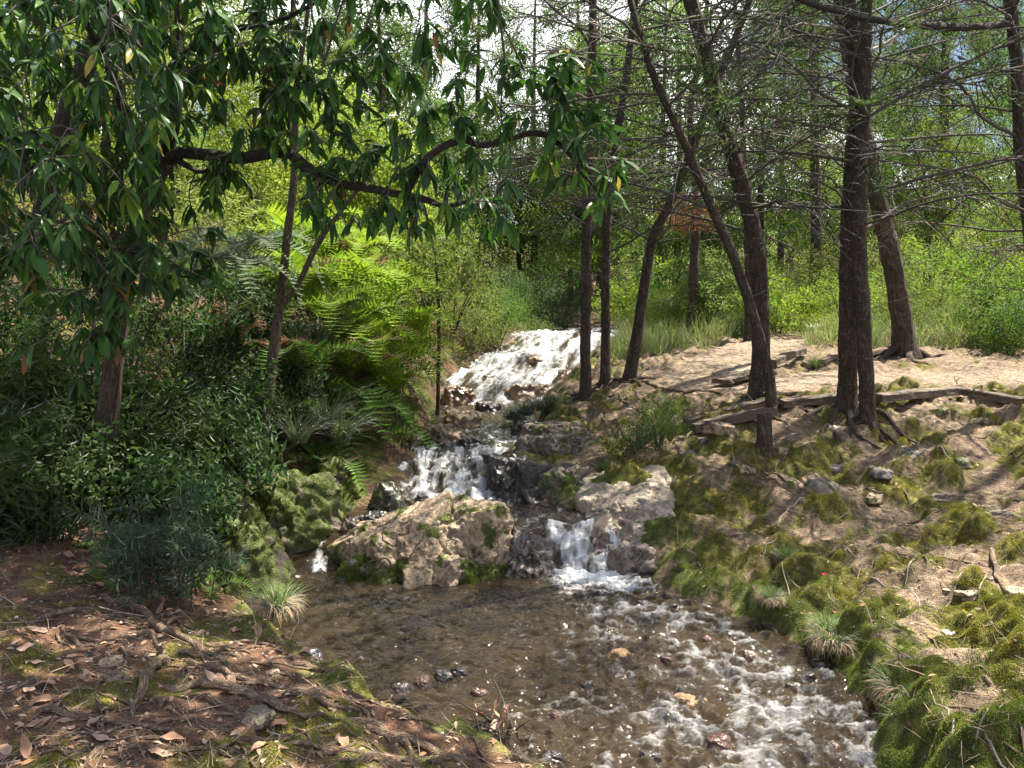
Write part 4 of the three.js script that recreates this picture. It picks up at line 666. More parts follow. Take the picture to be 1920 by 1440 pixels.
const YG = [0.17, 0.25, 0.022], MG = [0.08, 0.15, 0.018], DG = [0.038, 0.078, 0.014], OL = [0.14, 0.17, 0.03];
shrub('bright leafy shrub in sun beyond the leaning trunks', null, gp(1325, 628), 0.95, 1.55, [0.14, 0.21, 0.04], { n: 260, scale: 0.6, geo: SP.broad, low: 0.15 });
shrub('small flat-topped shrub growing on the rock ledge', null, gp(1235, 835), 0.3, 0.42, MG, { n: 90, scale: 0.32, low: 0.55 });
shrub('low dark shrub at the foot of the rock ledge', null, gp(1200, 850), 0.35, 0.26, DG, { n: 90, scale: 0.32 });
shrub('rusty red-leaved bush behind the leaning trunk', null, pix(1290, 440, 14.5), 0.5, 0.6, [0.28, 0.09, 0.04], { n: 70, scale: 0.5, low: 0.4 });
for (const [px, py, D, w, h, c] of [[800, 560, 13.5, 0.9, 1.3, YG], [850, 600, 14, 0.9, 1.2, OL], [880, 630, 15.2, 0.7, 0.9, OL], [930, 640, 16, 0.9, 1.1, MG], [760, 520, 14, 1.0, 1.4, YG], [960, 610, 18, 1.0, 1.3, DG], [1000, 610, 20, 1.1, 1.5, DG], [1050, 600, 21, 1.1, 1.5, DG], [1010, 640, 18.5, 0.6, 0.6, MG], [820, 480, 16, 1.1, 1.6, YG]])
  shrub(`${h > 1.15 ? 'tall' : h > 0.85 ? 'rounded' : 'low'} ${hue(c)} bush crowding the bank beside the cascade`, 'bushes beside the cascade', pix(px, py + 20, D), w, h, c, { n: 190, scale: 0.62, low: 0.25 });
for (const [x, D, w, h, c] of [[5.2, 15.5, 0.9, 1.0, YG], [6.3, 15, 0.9, 1.1, YG], [7.4, 14.6, 1.0, 1.2, OL], [8.4, 13.6, 1, 1.3, MG], [9.6, 14.4, 1.1, 1.5, YG], [8.9, 16.8, 1.2, 1.7, YG], [7.6, 17.5, 1.2, 1.7, OL], [6.1, 18.2, 1.1, 1.4, YG], [4.6, 17.6, 0.8, 0.9, MG], [10.4, 16, 1.2, 1.8, MG], [9.2, 19.5, 1.4, 2, [0.13, 0.17, 0.08]], [11.5, 19, 1.4, 2.2, YG], [4.9, 20.5, 0.9, 1.2, MG], [8.0, 12.6, 0.6, 0.8, MG], [2.6, 18, 0.8, 1.0, YG], [3.3, 16.5, 0.7, 0.8, YG], [3.6, 20, 1, 1.5, MG], [5.9, 21.5, 1.2, 1.7, YG], [10, 12.5, 1, 1.4, DG]])
  shrub(`${h > 1.5 ? 'tall' : h > 1.1 ? 'rounded' : 'low'} ${hue(c)} bush in the sunny thicket beyond the path`, 'bushes beyond the path', onGround(x, -D), w, h, c, { n: 180, scale: 0.62, geo: R() < 0.4 ? SP.broad : SP.fine, low: 0.2 });
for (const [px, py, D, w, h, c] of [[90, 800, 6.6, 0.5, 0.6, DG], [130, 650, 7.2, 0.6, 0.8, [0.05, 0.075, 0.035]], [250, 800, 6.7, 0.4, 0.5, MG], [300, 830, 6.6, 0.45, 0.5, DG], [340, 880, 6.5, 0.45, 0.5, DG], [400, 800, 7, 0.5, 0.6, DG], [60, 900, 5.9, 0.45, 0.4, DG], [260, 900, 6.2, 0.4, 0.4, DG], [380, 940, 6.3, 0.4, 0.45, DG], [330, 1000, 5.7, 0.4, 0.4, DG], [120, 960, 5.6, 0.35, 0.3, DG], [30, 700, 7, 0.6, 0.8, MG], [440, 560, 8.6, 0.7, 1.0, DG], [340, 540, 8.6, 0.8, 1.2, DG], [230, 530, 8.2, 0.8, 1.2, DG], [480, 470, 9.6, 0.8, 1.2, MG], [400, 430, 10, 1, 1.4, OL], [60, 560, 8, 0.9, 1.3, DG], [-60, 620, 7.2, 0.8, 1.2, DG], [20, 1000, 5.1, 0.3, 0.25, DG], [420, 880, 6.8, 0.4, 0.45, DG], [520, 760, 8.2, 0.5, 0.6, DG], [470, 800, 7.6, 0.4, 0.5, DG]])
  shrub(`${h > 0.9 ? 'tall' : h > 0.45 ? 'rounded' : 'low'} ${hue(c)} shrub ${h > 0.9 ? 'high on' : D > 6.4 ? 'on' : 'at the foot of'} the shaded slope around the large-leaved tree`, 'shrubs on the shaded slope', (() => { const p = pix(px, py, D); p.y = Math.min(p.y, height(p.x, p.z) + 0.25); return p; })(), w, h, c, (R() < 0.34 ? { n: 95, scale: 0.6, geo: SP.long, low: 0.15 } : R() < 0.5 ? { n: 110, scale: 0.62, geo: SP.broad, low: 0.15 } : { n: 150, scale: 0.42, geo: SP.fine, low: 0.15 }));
// grasses
const BL = (sd, n, len, rad, droop, cols, w = 0.006) => {      // blades: arcs that lean out and hang down
  seed(sd); const b = new MB();
  for (let k = 0; k < n; k++) {
    const a = rr(0, 6.28), l = len * rr(0.55, 1.15), q = rad * Math.sqrt(R()), c = vary(pick(cols), 0.25), ids = [], th0 = rr(0.05, 0.6), th1 = th0 + droop * rr(0.5, 1.25), tw = rr(-0.4, 0.4);
    let r = q, y = 0;
    for (let s = 0; s <= 5; s++) { const t = s / 5, ww = w * (1 - t * 0.92) * 0.5, az = a + tw * t, cx = Math.cos(az) * r, cz = Math.sin(az) * r, sx = -Math.sin(az) * ww, sz = Math.cos(az) * ww; ids.push(b.v(cx + sx, y, cz + sz, 0, 1, 0, 0, 0, c), b.v(cx - sx, y, cz - sz, 0, 1, 0, 0, 0, c)); const th = Math.min(2.95, mix(th0, th1, t)); r += Math.sin(th) * l / 5; y += Math.cos(th) * l / 5; }
    for (let s = 0; s < 5; s++) b.q(ids[2 * s], ids[2 * s + 1], ids[2 * s + 3], ids[2 * s + 2]);
  }
  return b;
};
const GREEN = [[0.12, 0.2, 0.03], [0.08, 0.15, 0.025]], STRAW = [[0.42, 0.31, 0.19], [0.33, 0.23, 0.14]];
function tuft(label, pos, size, sd, strawy = 1) {
  const t = thing('grass_tuft', label, 'grass tuft', null, pos);
  BL(sd, 260, size, size * 0.3, 1.3, GREEN, 0.008).build('green_blades', M.blade, t, true).userData.kind = 'stuff';
  if (strawy) BL(sd + 1, Math.round(330 * strawy), size * 1.0, size * 0.22, 3.1, STRAW, 0.008).build('dry_blades', M.blade, t, true).userData.kind = 'stuff';
}
const GP = (x, y, D, dy = 0) => { const p = pix(x, y, D); p.y += dy; return p; };
tuft('grass tuft with dry skirt at the water edge of the rooty bank', GP(520, 1150, 4.55), 0.2, 560, 1.1);
tuft('upper of two shaggy grass tufts hanging over the riffle', GP(1700, 1320, 4.05), 0.24, 562, 1.3);
tuft('lower shaggy grass tuft with pale dry skirt over the riffle', GP(1735, 1385, 3.75), 0.22, 564, 1.6);
tuft('dry grass tuft sprouting below the moss cushions', GP(1445, 1130, 5.3), 0.13, 566, 1.4);
tuft('grass tuft with broad leaves at the bend of the mossy bank', GP(1560, 1215, 4.75), 0.2, 568, 1.2);
tuft('green sedge clump above the bend of the mossy bank', GP(1545, 1185, 4.9), 0.14, 570, 0.3);
tuft('wispy dry grass clump on the moss cushions', GP(1470, 1050, 6.0), 0.13, 572, 0.8);
tuft('short green grass tuft below the rock ledge', gp(1130, 890), 0.09, 574, 0.1);
tuft('grass tuft in the hollow by the stump post', gp(1530, 690), 0.25, 576, 0.3);
{ const t = thing('grass_tussock', 'dark grassy tussock hanging over the upper stream', 'grass tussock', null, pix(985, 778, 10.8)); for (const [x, y, z, s, d] of [[0, 0, 0, 0.3, 580], [0.2, 0.06, -0.05, 0.32, 581], [-0.15, -0.05, 0.05, 0.26, 582], [0.35, 0.1, 0, 0.28, 583]]) { const m = BL(d, 200, s, 0.14, 1.9, [[0.05, 0.08, 0.03], [0.08, 0.1, 0.04]], 0.012).build('blades', M.blade, t, true); m.position.set(x, y, z); m.userData.kind = 'stuff'; } }
for (const [px, py, D] of [[560, 830, 7.5], [610, 800, 7.9], [640, 830, 7.9], [640, 600, 9.2], [600, 640, 8.8], [560, 640, 8.6]]) { const t = thing('sedge_clump', 'arching dark sedge clump among the hanging ferns', 'sedge', 'sedge clumps among the ferns', pix(px, py, D)); BL(px + 7, 120, 0.5, 0.08, 1.6, [[0.05, 0.09, 0.03], [0.09, 0.12, 0.045]], 0.014).build('blades', M.blade, t, true).userData.kind = 'stuff'; }
{ // bamboo grass clump on the near bank
  seed(590); const p = gp(285, 1128), t = thing('bamboo_grass', 'clump of fine bluish bamboo grass on the earth bank', 'bamboo grass', null, p), list = [];
  for (let k = 0; k < 22; k++) { const a = rr(0, 6.28), q = 0.34 * Math.sqrt(R()), x = Math.cos(a) * q, z = Math.sin(a) * q * 0.8 - 0.15, h = rr(0.25, 0.6), e = V(x * 1.4, h, z * 1.4 + 0.05); tube(new MB(), [V(x, -0.1, z), V(x * 1.15, h * 0.5, z * 1.1), e], [0.004, 0.002], { sides: 4, seg: 5 }).build('stem', M.twig, t); for (let j = 0; j < 8; j++) list.push([along(V(x, 0, z).lerp(e, rr(0.15, 1)), rdir().setY(rr(-0.2, 0.5)), rr(0, 6), rr(0.28, 0.45)), vary([0.06, 0.105, 0.05], 0.3)]); }
  mass(t, 'foliage', (() => { seed(591); const b = new MB(); for (let k = 0; k < 14; k++) { const a = k * 2.4, d = V(Math.cos(a), rr(0.1, 1), Math.sin(a)).normalize(); tinyLeaf(b, V(0, rr(0, 0.4), 0), d, rr(0, 6), rr(0.16, 0.28), 0.03); } return b.geo(); })(), M.leaf, list);
}
console.log('ferns');
// ---------------------------------------------------------------- forest behind
function broadTree(label, group, pos, H, w, col, { n = 420, geo = SP.broad, scale = 1, trunk = 0.1, low = 0.35, bark = M.bark } = {}) {
  const t = thing('leafy_tree', label, 'tree', group, pos); const top = V(rr(-0.5, 0.5), H * 0.72, rr(-0.5, 0.5));
  tube(new MB(), [V(0, -0.3, 0), V(rr(-0.2, 0.2), H * 0.35, rr(-0.2, 0.2)), top], [trunk, trunk * 0.75, trunk * 0.3], { sides: 8, seg: 14, rough: 0.15, flare: 0.3 }).build('trunk', bark, t, true);
  const ls = [], K = 7;
  for (let k = 0; k < K; k++) { const a = k * 2.4 + rr(-0.3, 0.3), y = H * mix(low, 0.9, k / (K - 1)), q = w * rr(0.35, 0.65) * (1.1 - 0.6 * k / K), c = V(Math.cos(a) * q, y, Math.sin(a) * q); ls.push([c.x, c.y, c.z, w * rr(0.42, 0.6), H * rr(0.12, 0.19)]); if (k < 5) tube(new MB(), [V(0, y * 0.7, 0), c.clone().multiplyScalar(0.6).setY(y * 0.9), c], [trunk * 0.4, trunk * 0.12], { sides: 5, seg: 6 }).build('limb', bark, t); }
  ls.push([top.x, H * 0.88, top.z, w * 0.5, H * 0.14]);
  const list = []; lobes(list, ls, n, col, scale, 0.3, 0.3); mass(t, 'crown', pick(geo), M.leaf, list); return t;
}
function farConifer(label, group, pos, H, w, col, n = 420, h0 = 0.22, scale = 1.35) {
  const t = thing('far_conifer', label, 'tree', group, pos);
  tube(new MB(), [V(0, -0.3, 0), V(rr(-0.1, 0.1), H * 0.5, 0), V(rr(-0.2, 0.2), H, 0)], [0.06 + H * 0.008, 0.05 + H * 0.004, 0.02], { sides: 8, seg: 12, rough: 0.12, flare: 0.4 }).build('trunk', M.bark, t, true);
  const list = [], rows = 16; for (let k = 0; k < n; k++) { const u = Math.pow(R(), 1.15), h = H * (h0 + (1 - h0) * u), row = Math.floor(u * rows), az = row * 1.3 + Math.floor(R() * 6) * 1.047 + rr(-0.2, 0.2), L = w * Math.pow(1 - u * 0.96, 0.75) * Math.sqrt(rr(0.03, 1)); list.push([along(V(Math.cos(az) * L, h - 0.22 * L + rr(-0.15, 0.15), Math.sin(az) * L), V(Math.cos(az), rr(-0.6, 0.25), Math.sin(az)), rr(-0.5, 0.5), scale * rr(0.75, 1.3)), vary(col, 0.3)]); }
  mass(t, 'crown', pick(SP.conifer), M.leaf, list);
  for (let k = 0; k < 12; k++) { const h = H * rr(0.08, 0.5), az = rr(0, 6.28), m = obj('branch', BR[k % 8], M.twig, t), L = rr(1, 2.2); along(V(0, h, 0), V(Math.cos(az), rr(-0.1, 0.35), Math.sin(az)), 0, L).decompose(m.position, m.quaternion, m.scale); m.quaternion.multiply(new THREE.Quaternion().setFromAxisAngle(V(0, 1, 0), rollDown(m.quaternion))); }
  return t;
}
seed(701);
const FG = [0.10, 0.17, 0.02], FY = [0.19, 0.26, 0.025], FD = [0.055, 0.10, 0.018], FB = [0.09, 0.14, 0.035];
// behind the stony bank
for (const [x, D, H, w, c] of [[2.6, 22, 8, 2.0, FG], [4.6, 25, 9.5, 2.3, FG], [7.2, 23, 9, 2.3, FD], [9.5, 25, 9.5, 2.4, FG], [12, 22.5, 9, 2.3, FD], [14, 26, 10, 2.6, FG], [6, 29, 11, 2.6, FB], [10.5, 31, 11.5, 2.7, FB], [3.2, 29, 10, 2.4, FB], [15, 32, 12, 3, FB], [18, 28, 11, 2.8, FD]])
  farConifer(`${H > 10 ? 'very tall' : 'tall'} ${hue(c)} conifer ${D > 26 ? 'far' : 'close'} behind the path and thicket`, 'conifers behind the path', onGround(x, -D), H, w, c, 300);
for (const [x, D, H, w, c] of [[8.3, 20.5, 4.2, 1.7, FY], [11, 21, 4.6, 1.8, FY], [13.5, 20, 4.4, 1.8, FG], [5.7, 23.5, 4.6, 1.7, FG], [16, 23, 6, 2.2, FY]])
  broadTree(`${H > 4.5 ? 'taller' : 'small'} ${hue(c)} leafy tree at the back of the thicket`, 'leafy trees behind the thicket', onGround(x, -D), H, w, c, { n: 420, geo: SP.fine, scale: 0.95, low: 0.2 });
// over the cascade
for (const [x, D, H, w, c] of [[0.4, 26, 4.6, 1.9, FD], [2.0, 27, 5.2, 2, FD], [-1.6, 25, 4.8, 2.0, FG], [-3.4, 23, 4.8, 2.1, FG], [1, 33, 5.2, 2.5, FB], [-2.4, 32, 5.2, 2.6, FB], [4.2, 35, 6, 2.6, FB], [-5.5, 27, 7, 2.7, FG]])
  broadTree(`${H > 5.1 ? 'taller' : 'low'} ${hue(c)} leafy tree rising ${D > 29 ? 'far' : 'close'} behind the head of the cascade`, 'trees behind the cascade', onGround(x, -D), H, w, c, { n: 480, scale: 1.15, geo: R() < 0.5 ? SP.fine : SP.broad });
// on the slope behind the large-leaved tree
for (const [x, D, H, w, c] of [[-2.6, 14.5, 3.0, 1.3, FY], [-4.2, 13, 3.6, 1.4, FY], [-5.6, 11.5, 3.8, 1.5, FY], [-3.9, 17, 3.6, 1.6, FY], [-6.5, 15.5, 5, 1.9, FG], [-8.6, 13, 5, 1.9, FY], [-8.8, 17.5, 6.5, 2.2, FG], [-5.4, 20.5, 5.2, 2.2, FY], [-11, 16, 6, 2.2, FY], [-8, 22, 7.5, 2.5, FG], [-12, 22, 8, 2.6, FG], [-10.5, 28, 10, 3, FB], [-15, 19, 7.5, 2.6, FG], [-7.2, 9.6, 3.8, 1.5, FG]])
  broadTree(`${H > 6 ? 'tall' : H > 4.2 ? 'middling' : 'small'} ${hue(c)} tree ${D > 16 ? 'high on' : 'low on'} the sunny slope behind the large-leaved tree`, 'trees on the sunny slope', onGround(x, -D), H, w, c, { n: 430, geo: R() < 0.6 ? SP.fine : SP.broad, scale: 0.95, low: 0.22 });
for (const [x, D, H, w] of [[-3.4, 21, 8, 1.3], [-6.4, 24, 11, 2.0], [3.2, 31, 8.5, 1.8], [-1.2, 27, 10.5, 1.8], [0.9, 31, 11.5, 2.0], [-3.0, 29, 12, 2.0], [2.2, 26, 10.5, 1.6]]) farConifer(`${H > 11 ? 'very tall' : H > 9 ? 'tall' : 'short'} thin conifer with open crown above the ${D > 25 ? 'trees behind the cascade' : 'leafy slope'}`, 'conifers above the leafy slope', onGround(x, -D), H, w, FD, 170, 0.4);
// tall trees added on the slope, crowns above the view, to shade the bank
for (const [x, D, lx, lz, h, n] of [[-5.2, 8.4, 3.0, 0.8, 5.9, 560], [-7.6, 6.4, 2.8, -0.2, 5.2, 420]]) {
  seed(750 + n); const p = onGround(x, -D), t = thing('leafy_tree', h > 5.4 ? 'tall leaning tree added for shade, half hidden behind the large-leaved tree' : 'tall tree added for shade beyond the large-leaved tree, spreading over the shaded slope', 'tree', null, p);
  tube(new MB(), [V(0, -0.3, 0), V(lx * 0.2, h * 0.4, lz * 0.2), V(lx * 0.7, h * 0.8, lz * 0.7), V(lx, h, lz)], [0.13, 0.11, 0.06, 0.03], { sides: 10, seg: 16, rough: 0.15, flare: 0.4 }).build('trunk', M.barkDark, t, true);
  const ls = []; for (let k = 0; k < 10; k++) ls.push([lx + rr(-1.9, 1.9), h - 0.7 + rr(-0.2, 1.4), lz + rr(-1.5, 1.5), rr(0.8, 1.2), rr(0.4, 0.7)]);
  const list = []; lobes(list, ls, n, [0.035, 0.08, 0.012], 1, 0.2, 0.2); mass(t, 'crown', SP.broad[1], M.leaf, list);
}
// the far wood, one mass
{
  seed(760); const list = []; for (let k = 0; k < 2600; k++) { const a = rr(-0.95, 0.95), D = rr(38, 60), x = D * Math.tan(a), h = TPS(x, -D); list.push([along(V(x, h + rr(0, 3.2) * (0.5 + 0.5 * n2(x * 0.12, D * 0.1)), -D), rdir().setY(0.7), rr(0, 6), rr(2.4, 4.2)), vary(pick([FB, FG, FD]), 0.3)]); }
  tag(mass(scene, 'far_wood', SP.fine[0], M.leaf, list), 'hazy green wood closing the valley behind all the trees', 'wood', null, 'stuff');
}
// undergrowth on the slopes
{
  seed(770); const list = [];
  for (let k = 0; k < 5200; k++) {
    const D = rr(5.2, 24), x = rr(-14, 14), [s, u] = bank(x, -D);
    if (s < 0 ? (u < 0.25 || (D < 6 && R() < 0.6)) : (D < 13.2 || u < 0.8 || pathAt(x, -D) < 1.0 || (D < 17 && x < 4.2 && R() < 0.8))) continue;
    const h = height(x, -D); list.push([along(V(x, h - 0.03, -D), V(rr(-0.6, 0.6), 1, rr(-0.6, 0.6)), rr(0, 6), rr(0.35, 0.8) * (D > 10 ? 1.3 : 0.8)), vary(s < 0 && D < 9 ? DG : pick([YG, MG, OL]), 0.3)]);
  }
  for (let k = 0; k < 3000; k++) { const D = rr(20, 40), x = rr(-0.75 * D, 0.75 * D); if (bank(x, -D)[1] < 0.4) continue; list.push([along(V(x, height(x, -D) - 0.05, -D), V(rr(-0.6, 0.6), 1, rr(-0.6, 0.6)), rr(0, 6), rr(1.2, 2.4)), vary(pick([YG, MG, OL]), 0.3)]); }
  tag(mass(scene, 'undergrowth', SP.fine[1], M.leaf, list), 'low leafy undergrowth covering the slopes', 'undergrowth', null, 'stuff');
  const gl = []; for (let k = 0; k < 1500; k++) { const D = rr(13.5, 22), x = rr(1.5, 13), [, u] = bank(x, -D); if (u < 0.5 || pathAt(x, -D) < 0.7) continue; gl.push([mat4(onGround(x, -D), rr(-0.2, 0.2), rr(0, 6), 0, rr(0.8, 1.7)), vary([1, 1, 1], 0.2)]); }
  tag(mass(scene, 'tall_grass', BL(771, 40, 0.4, 0.16, 0.6, [[0.2, 0.24, 0.06], [0.13, 0.18, 0.045], [0.3, 0.25, 0.12]], 0.01).geo(true), M.blade, gl), 'tall yellow-green grass around the far path', 'grass', null, 'stuff');
}
console.log('forest');
const gq = (x, y) => { const p = gp(x, y + 14); p.y += 0.075; return p; };
// ---------------------------------------------------------------- path timber
function plank(label, group, a, b, w, h, mat = M.wood, name = 'edging_timber', bend = 0.02) {
  const mid = a.clone().lerp(b, 0.5), t = b.clone().sub(a), L = t.length(), bd = new MB(), N = 14, sd = a.x * 7;
  const dir = t.clone().normalize(), side = V(-dir.z, 0, dir.x).normalize(), up = side.clone().cross(dir).normalize().multiplyScalar(-1); if (up.y < 0) up.negate();
  const prof = [[-1, -1], [-1, 0.75], [-0.8, 1], [0.8, 1], [1, 0.75], [1, -1]];
  for (let k = 0; k <= N; k++) { const u = k / N, c = a.clone().lerp(b, u).sub(mid).addScaledVector(up, bend * Math.sin(u * 3.14) + 0.006 * n2(u * 6, sd)); prof.forEach(([x, y], j) => { const q = c.clone().addScaledVector(side, x * w / 2 * (1 + 0.12 * n2(u * 5 + j, sd))).addScaledVector(up, y * h / 2 * (1 + 0.1 * n2(u * 4 - j * 3, sd))); bd.v(q.x, q.y, q.z, 0, 1, 0, u * L, j * 0.06); }); }
  for (let k = 0; k < N; k++) for (let j = 0; j < 6; j++) { const i = k * 6 + j, n = k * 6 + (j + 1) % 6; bd.q(i, n, n + 6, i + 6); }
  for (const e of [0, N * 6]) for (let j = 1; j < 5; j++) bd.f(e, e + j, e + j + 1);
  let g = bd.geo(true); g = g.toNonIndexed(); g.computeVertexNormals(); const m = obj(name, g, mat); m.position.copy(mid); return tag(m, label, 'timber', group);
}
plank('dark timber edging beam with its end by the rock ledge', 'timber edging of the path', gq(1285, 784), gq(1458, 752), 0.16, 0.085, M.wood, 'edging_timber', 0.004);
plank('lower timber beam under the first edging beam', 'timber edging of the path', gq(1300, 802), gq(1452, 770), 0.12, 0.1, M.wood);
plank('pale-topped edging beam between the slim trunk and the close pair', 'timber edging of the path', gq(1462, 750), gq(1604, 742), 0.2, 0.085, M.wood, 'edging_timber', 0.004);
plank('long edging beam starting behind the close pair of trunks', 'timber edging of the path', gq(1640, 742), gq(1795, 735), 0.18, 0.085, M.wood, 'edging_timber', 0.004);
plank('last edging beam curving down and away from the trunks', 'timber edging of the path', gq(1795, 735), gq(1940, 752), 0.18, 0.085, M.wood, 'edging_timber', 0.004);
plank('flat step board below the fork of the path', 'steps of the path', gq(1350, 712), gq(1440, 692), 0.3, 0.06, M.wood, 'path_step');
plank('thin step board crossing the path under the sunny slab', 'steps of the path', gq(1448, 678), gq(1505, 652), 0.12, 0.1, M.wood, 'path_step');
plank('broken board lying between the path and the close pair', 'steps of the path', gq(1540, 674), gq(1578, 660), 0.1, 0.06, M.wood, 'path_step');
seed(801);
rock('path_slab', 'pale flat slab in sun at the bend of the path', 'stone slab', null, gp(1525, 618), randPlanes(0.5, 0.09, 0.3, 8), 14, { base: [0.45, 0.38, 0.3], noise: 0.05 });
rock('path_slab', 'flat slab set in the path by the step board', 'stone slab', null, gp(1385, 700), randPlanes(0.45, 0.07, 0.25, 8), 14, { base: [0.36, 0.29, 0.22], noise: 0.05 });
// ---------------------------------------------------------------- roots
function root(label, group, pts, r, mat = M.root) {
  const cv = new THREE.CatmullRomCurve3(pts.map((p) => V(p.x, 0, p.z)), false, 'centripetal'), N = Math.max(6, Math.round(cv.getLength() / 0.05)), q = [];
  for (let k = 0; k <= N; k++) { const p = cv.getPoint(k / N), w = V(p.x + 0.012 * n2(k * 0.7, r * 900), 0, p.z + 0.012 * n2(r * 700, k * 0.7)); w.y = height(w.x, w.z) + r * 0.62 * Math.sin(Math.PI * Math.min(1, 0.15 + k / N)) - (k === 0 || k === N ? r * 1.3 : 0) + r * 0.5 * n2(k * 0.35, r * 333); q.push(w); }
  const o = q[0].clone(); const m = tube(new MB(), q.map((p) => p.clone().sub(o)), [r, r * 0.95, r * 0.75, r * 0.35], { sides: 8, seg: N * 2, rough: 0.35 }).build('tree_root', mat, scene, true); m.position.copy(o); return tag(m, label, 'root', group);
}
const RL = 'woody root snaking over the bare earth of the rooty bank', GL = 'roots on the rooty bank';
for (const [w, ...p] of [[0.017, [308, 1285], [400, 1290], [480, 1310], [540, 1335], [640, 1348]], [0.02, [318, 1246], [290, 1250], [273, 1287], [240, 1345]], [0.012, [267, 1253], [262, 1290], [247, 1322]], [0.01, [230, 1210], [236, 1240], [233, 1267]], [0.014, [383, 1300], [417, 1330], [467, 1347]], [0.016, [190, 1118], [267, 1153], [317, 1187], [367, 1213], [460, 1237]],
  [0.012, [540, 1240], [590, 1256], [640, 1272]], [0.011, [110, 1177], [147, 1207], [187, 1210]], [0.013, [160, 1432], [207, 1407], [283, 1400]], [0.01, [300, 1423], [353, 1393]], [0.014, [340, 1240], [400, 1257], [433, 1273], [520, 1290]], [0.013, [655, 1345], [720, 1365], [732, 1392]], [0.012, [740, 1385], [765, 1410], [778, 1438]], [0.012, [650, 1438], [710, 1425], [765, 1438]], [0.014, [690, 1368], [790, 1400], [905, 1438]], [0.01, [300, 1310], [305, 1330]], [0.012, [60, 1330], [130, 1350], [200, 1345]], [0.01, [250, 1190], [300, 1215], [316, 1245]], [0.012, [420, 1380], [490, 1395], [560, 1380]], [0.016, [200, 1140], [120, 1150], [40, 1170]], [0.012, [520, 1300], [600, 1320], [690, 1335]]])
  root(RL, GL, p.map(([x, y]) => gp(x, y)), w * 1.35);
seed(820);
for (let k = 0; k < 110; k++) { const p = gp(rr(0, 900), rr(1130, 1435)); const a = rr(-0.5, 0.9), L = rr(0.15, 0.6), q = [p]; let th = a; for (let j = 1; j <= 4; j++) { th += rr(-0.5, 0.5); q.push(V(q[j - 1].x + Math.cos(th) * L / 4, 0, q[j - 1].z + Math.sin(th) * L / 4)); } if (q.some((v) => bank(v.x, v.z)[1] < 0.12)) continue; root('thin rootlet half buried in the earth of the rooty bank', 'rootlets on the rooty bank', q, rr(0.004, 0.011)); }
for (const [w, ...p] of [[0.015, [1760, 1085], [1800, 1055], [1842, 1026]], [0.018, [1856, 1036], [1872, 1085], [1892, 1125]], [0.01, [1690, 1040], [1740, 1060]], [0.012, [1845, 1260], [1850, 1290]], [0.01, [1840, 1320], [1850, 1380], [1875, 1430]], [0.012, [1340, 880], [1420, 900], [1500, 930]], [0.015, [1590, 780], [1540, 810], [1515, 840]], [0.016, [1640, 790], [1690, 815], [1740, 830]], [0.012, [1430, 870], [1470, 900], [1480, 930]], [0.02, [1180, 728], [1230, 755], [1290, 770], [1360, 760]], [0.016, [1150, 740], [1210, 775], [1250, 790]], [0.014, [1110, 760], [1160, 790], [1180, 830]], [0.02, [1200, 715], [1270, 735], [1340, 735], [1400, 745]], [0.015, [1090, 755], [1050, 790], [1010, 810]], [0.015, [1120, 750], [1090, 790], [1040, 820]]])
  root('grey root crossing the mossy bank of tall trunks', 'roots on the mossy bank', p.map(([x, y]) => gp(x, y)), w, M.root);
seed(830);
for (let k = 0; k < 150; k++) { const p = gp(rr(1230, 1920), rr(800, 1420)); const L = rr(0.15, 0.7), q = [p]; let th = rr(0, 6.28); for (let j = 1; j <= 4; j++) { th += rr(-0.5, 0.5); q.push(V(q[j - 1].x + Math.cos(th) * L / 4, 0, q[j - 1].z + Math.sin(th) * L / 4)); } if (q.some((v) => bank(v.x, v.z)[1] < 0.15 || bank(v.x, v.z)[0] < 0)) continue; root('thin pale rootlet creeping over the moss of the stony bank', 'rootlets on the mossy bank', q, rr(0.003, 0.008), R() < 0.4 ? M.twigPale : M.root); }
// ---------------------------------------------------------------- fallen leaves
const FL = []; for (const c of [[0.36, 0.215, 0.145], [0.30, 0.165, 0.10], [0.42, 0.28, 0.20], [0.24, 0.13, 0.085]]) for (const [d, f] of [[0.3, 0.3], [-0.5, 0.2], [0.8, 0.5]]) FL.push(leafGeo(0.13, 0.05, { droop: d, fold: f, rows: 6, col: c, vein: 0.75, wave: 0.3 }).geo(true));
seed(840);
const fall = (px, py, s = 1) => { const p = gp(px, py); if (bank(p.x, p.z)[1] < 0.1) return; const n = nrm(p.x, p.z, 0.08), m = obj('fallen_leaf', pick(FL), M.dead); p.addScaledVector(n, 0.012); const q = new THREE.Quaternion().setFromUnitVectors(V(0, 0, 1), n.add(V(rr(-0.35, 0.35), 0, rr(-0.35, 0.35))).normalize()); m.quaternion.copy(q).multiply(new THREE.Quaternion().setFromAxisAngle(V(0, 0, 1), rr(0, 6.28))); m.position.copy(p); m.scale.setScalar(s * rr(0.6, 0.95)); tag(m, 'curled brown dead leaf lying on the earth of the rooty bank', 'dead leaf', 'dead leaves on the rooty bank'); };
for (const [x, y] of [[190, 1335], [150, 1345], [160, 1365], [222, 1358], [52, 1246], [105, 1285], [155, 1280], [165, 1283], [45, 1297], [85, 1382], [145, 1078], [150, 1085], [120, 1040], [130, 1050], [195, 1105], [20, 1170], [310, 1133], [345, 1135], [340, 1150], [405, 1135], [330, 1163], [385, 1185], [435, 1190], [470, 1190], [480, 1175], [385, 1400], [430, 1388], [455, 1395], [470, 1430], [460, 1415], [440, 1430], [640, 1390], [20, 1420], [15, 1400], [170, 1385], [60, 1370], [100, 1315], [120, 1245], [250, 1275], [225, 1170], [90, 1190], [30, 1215], [350, 1120], [430, 1270], [420, 1290], [560, 1230], [440, 1310], [540, 1350], [300, 1390], [60, 1010], [35, 1040], [140, 1370]]) fall(x, y);
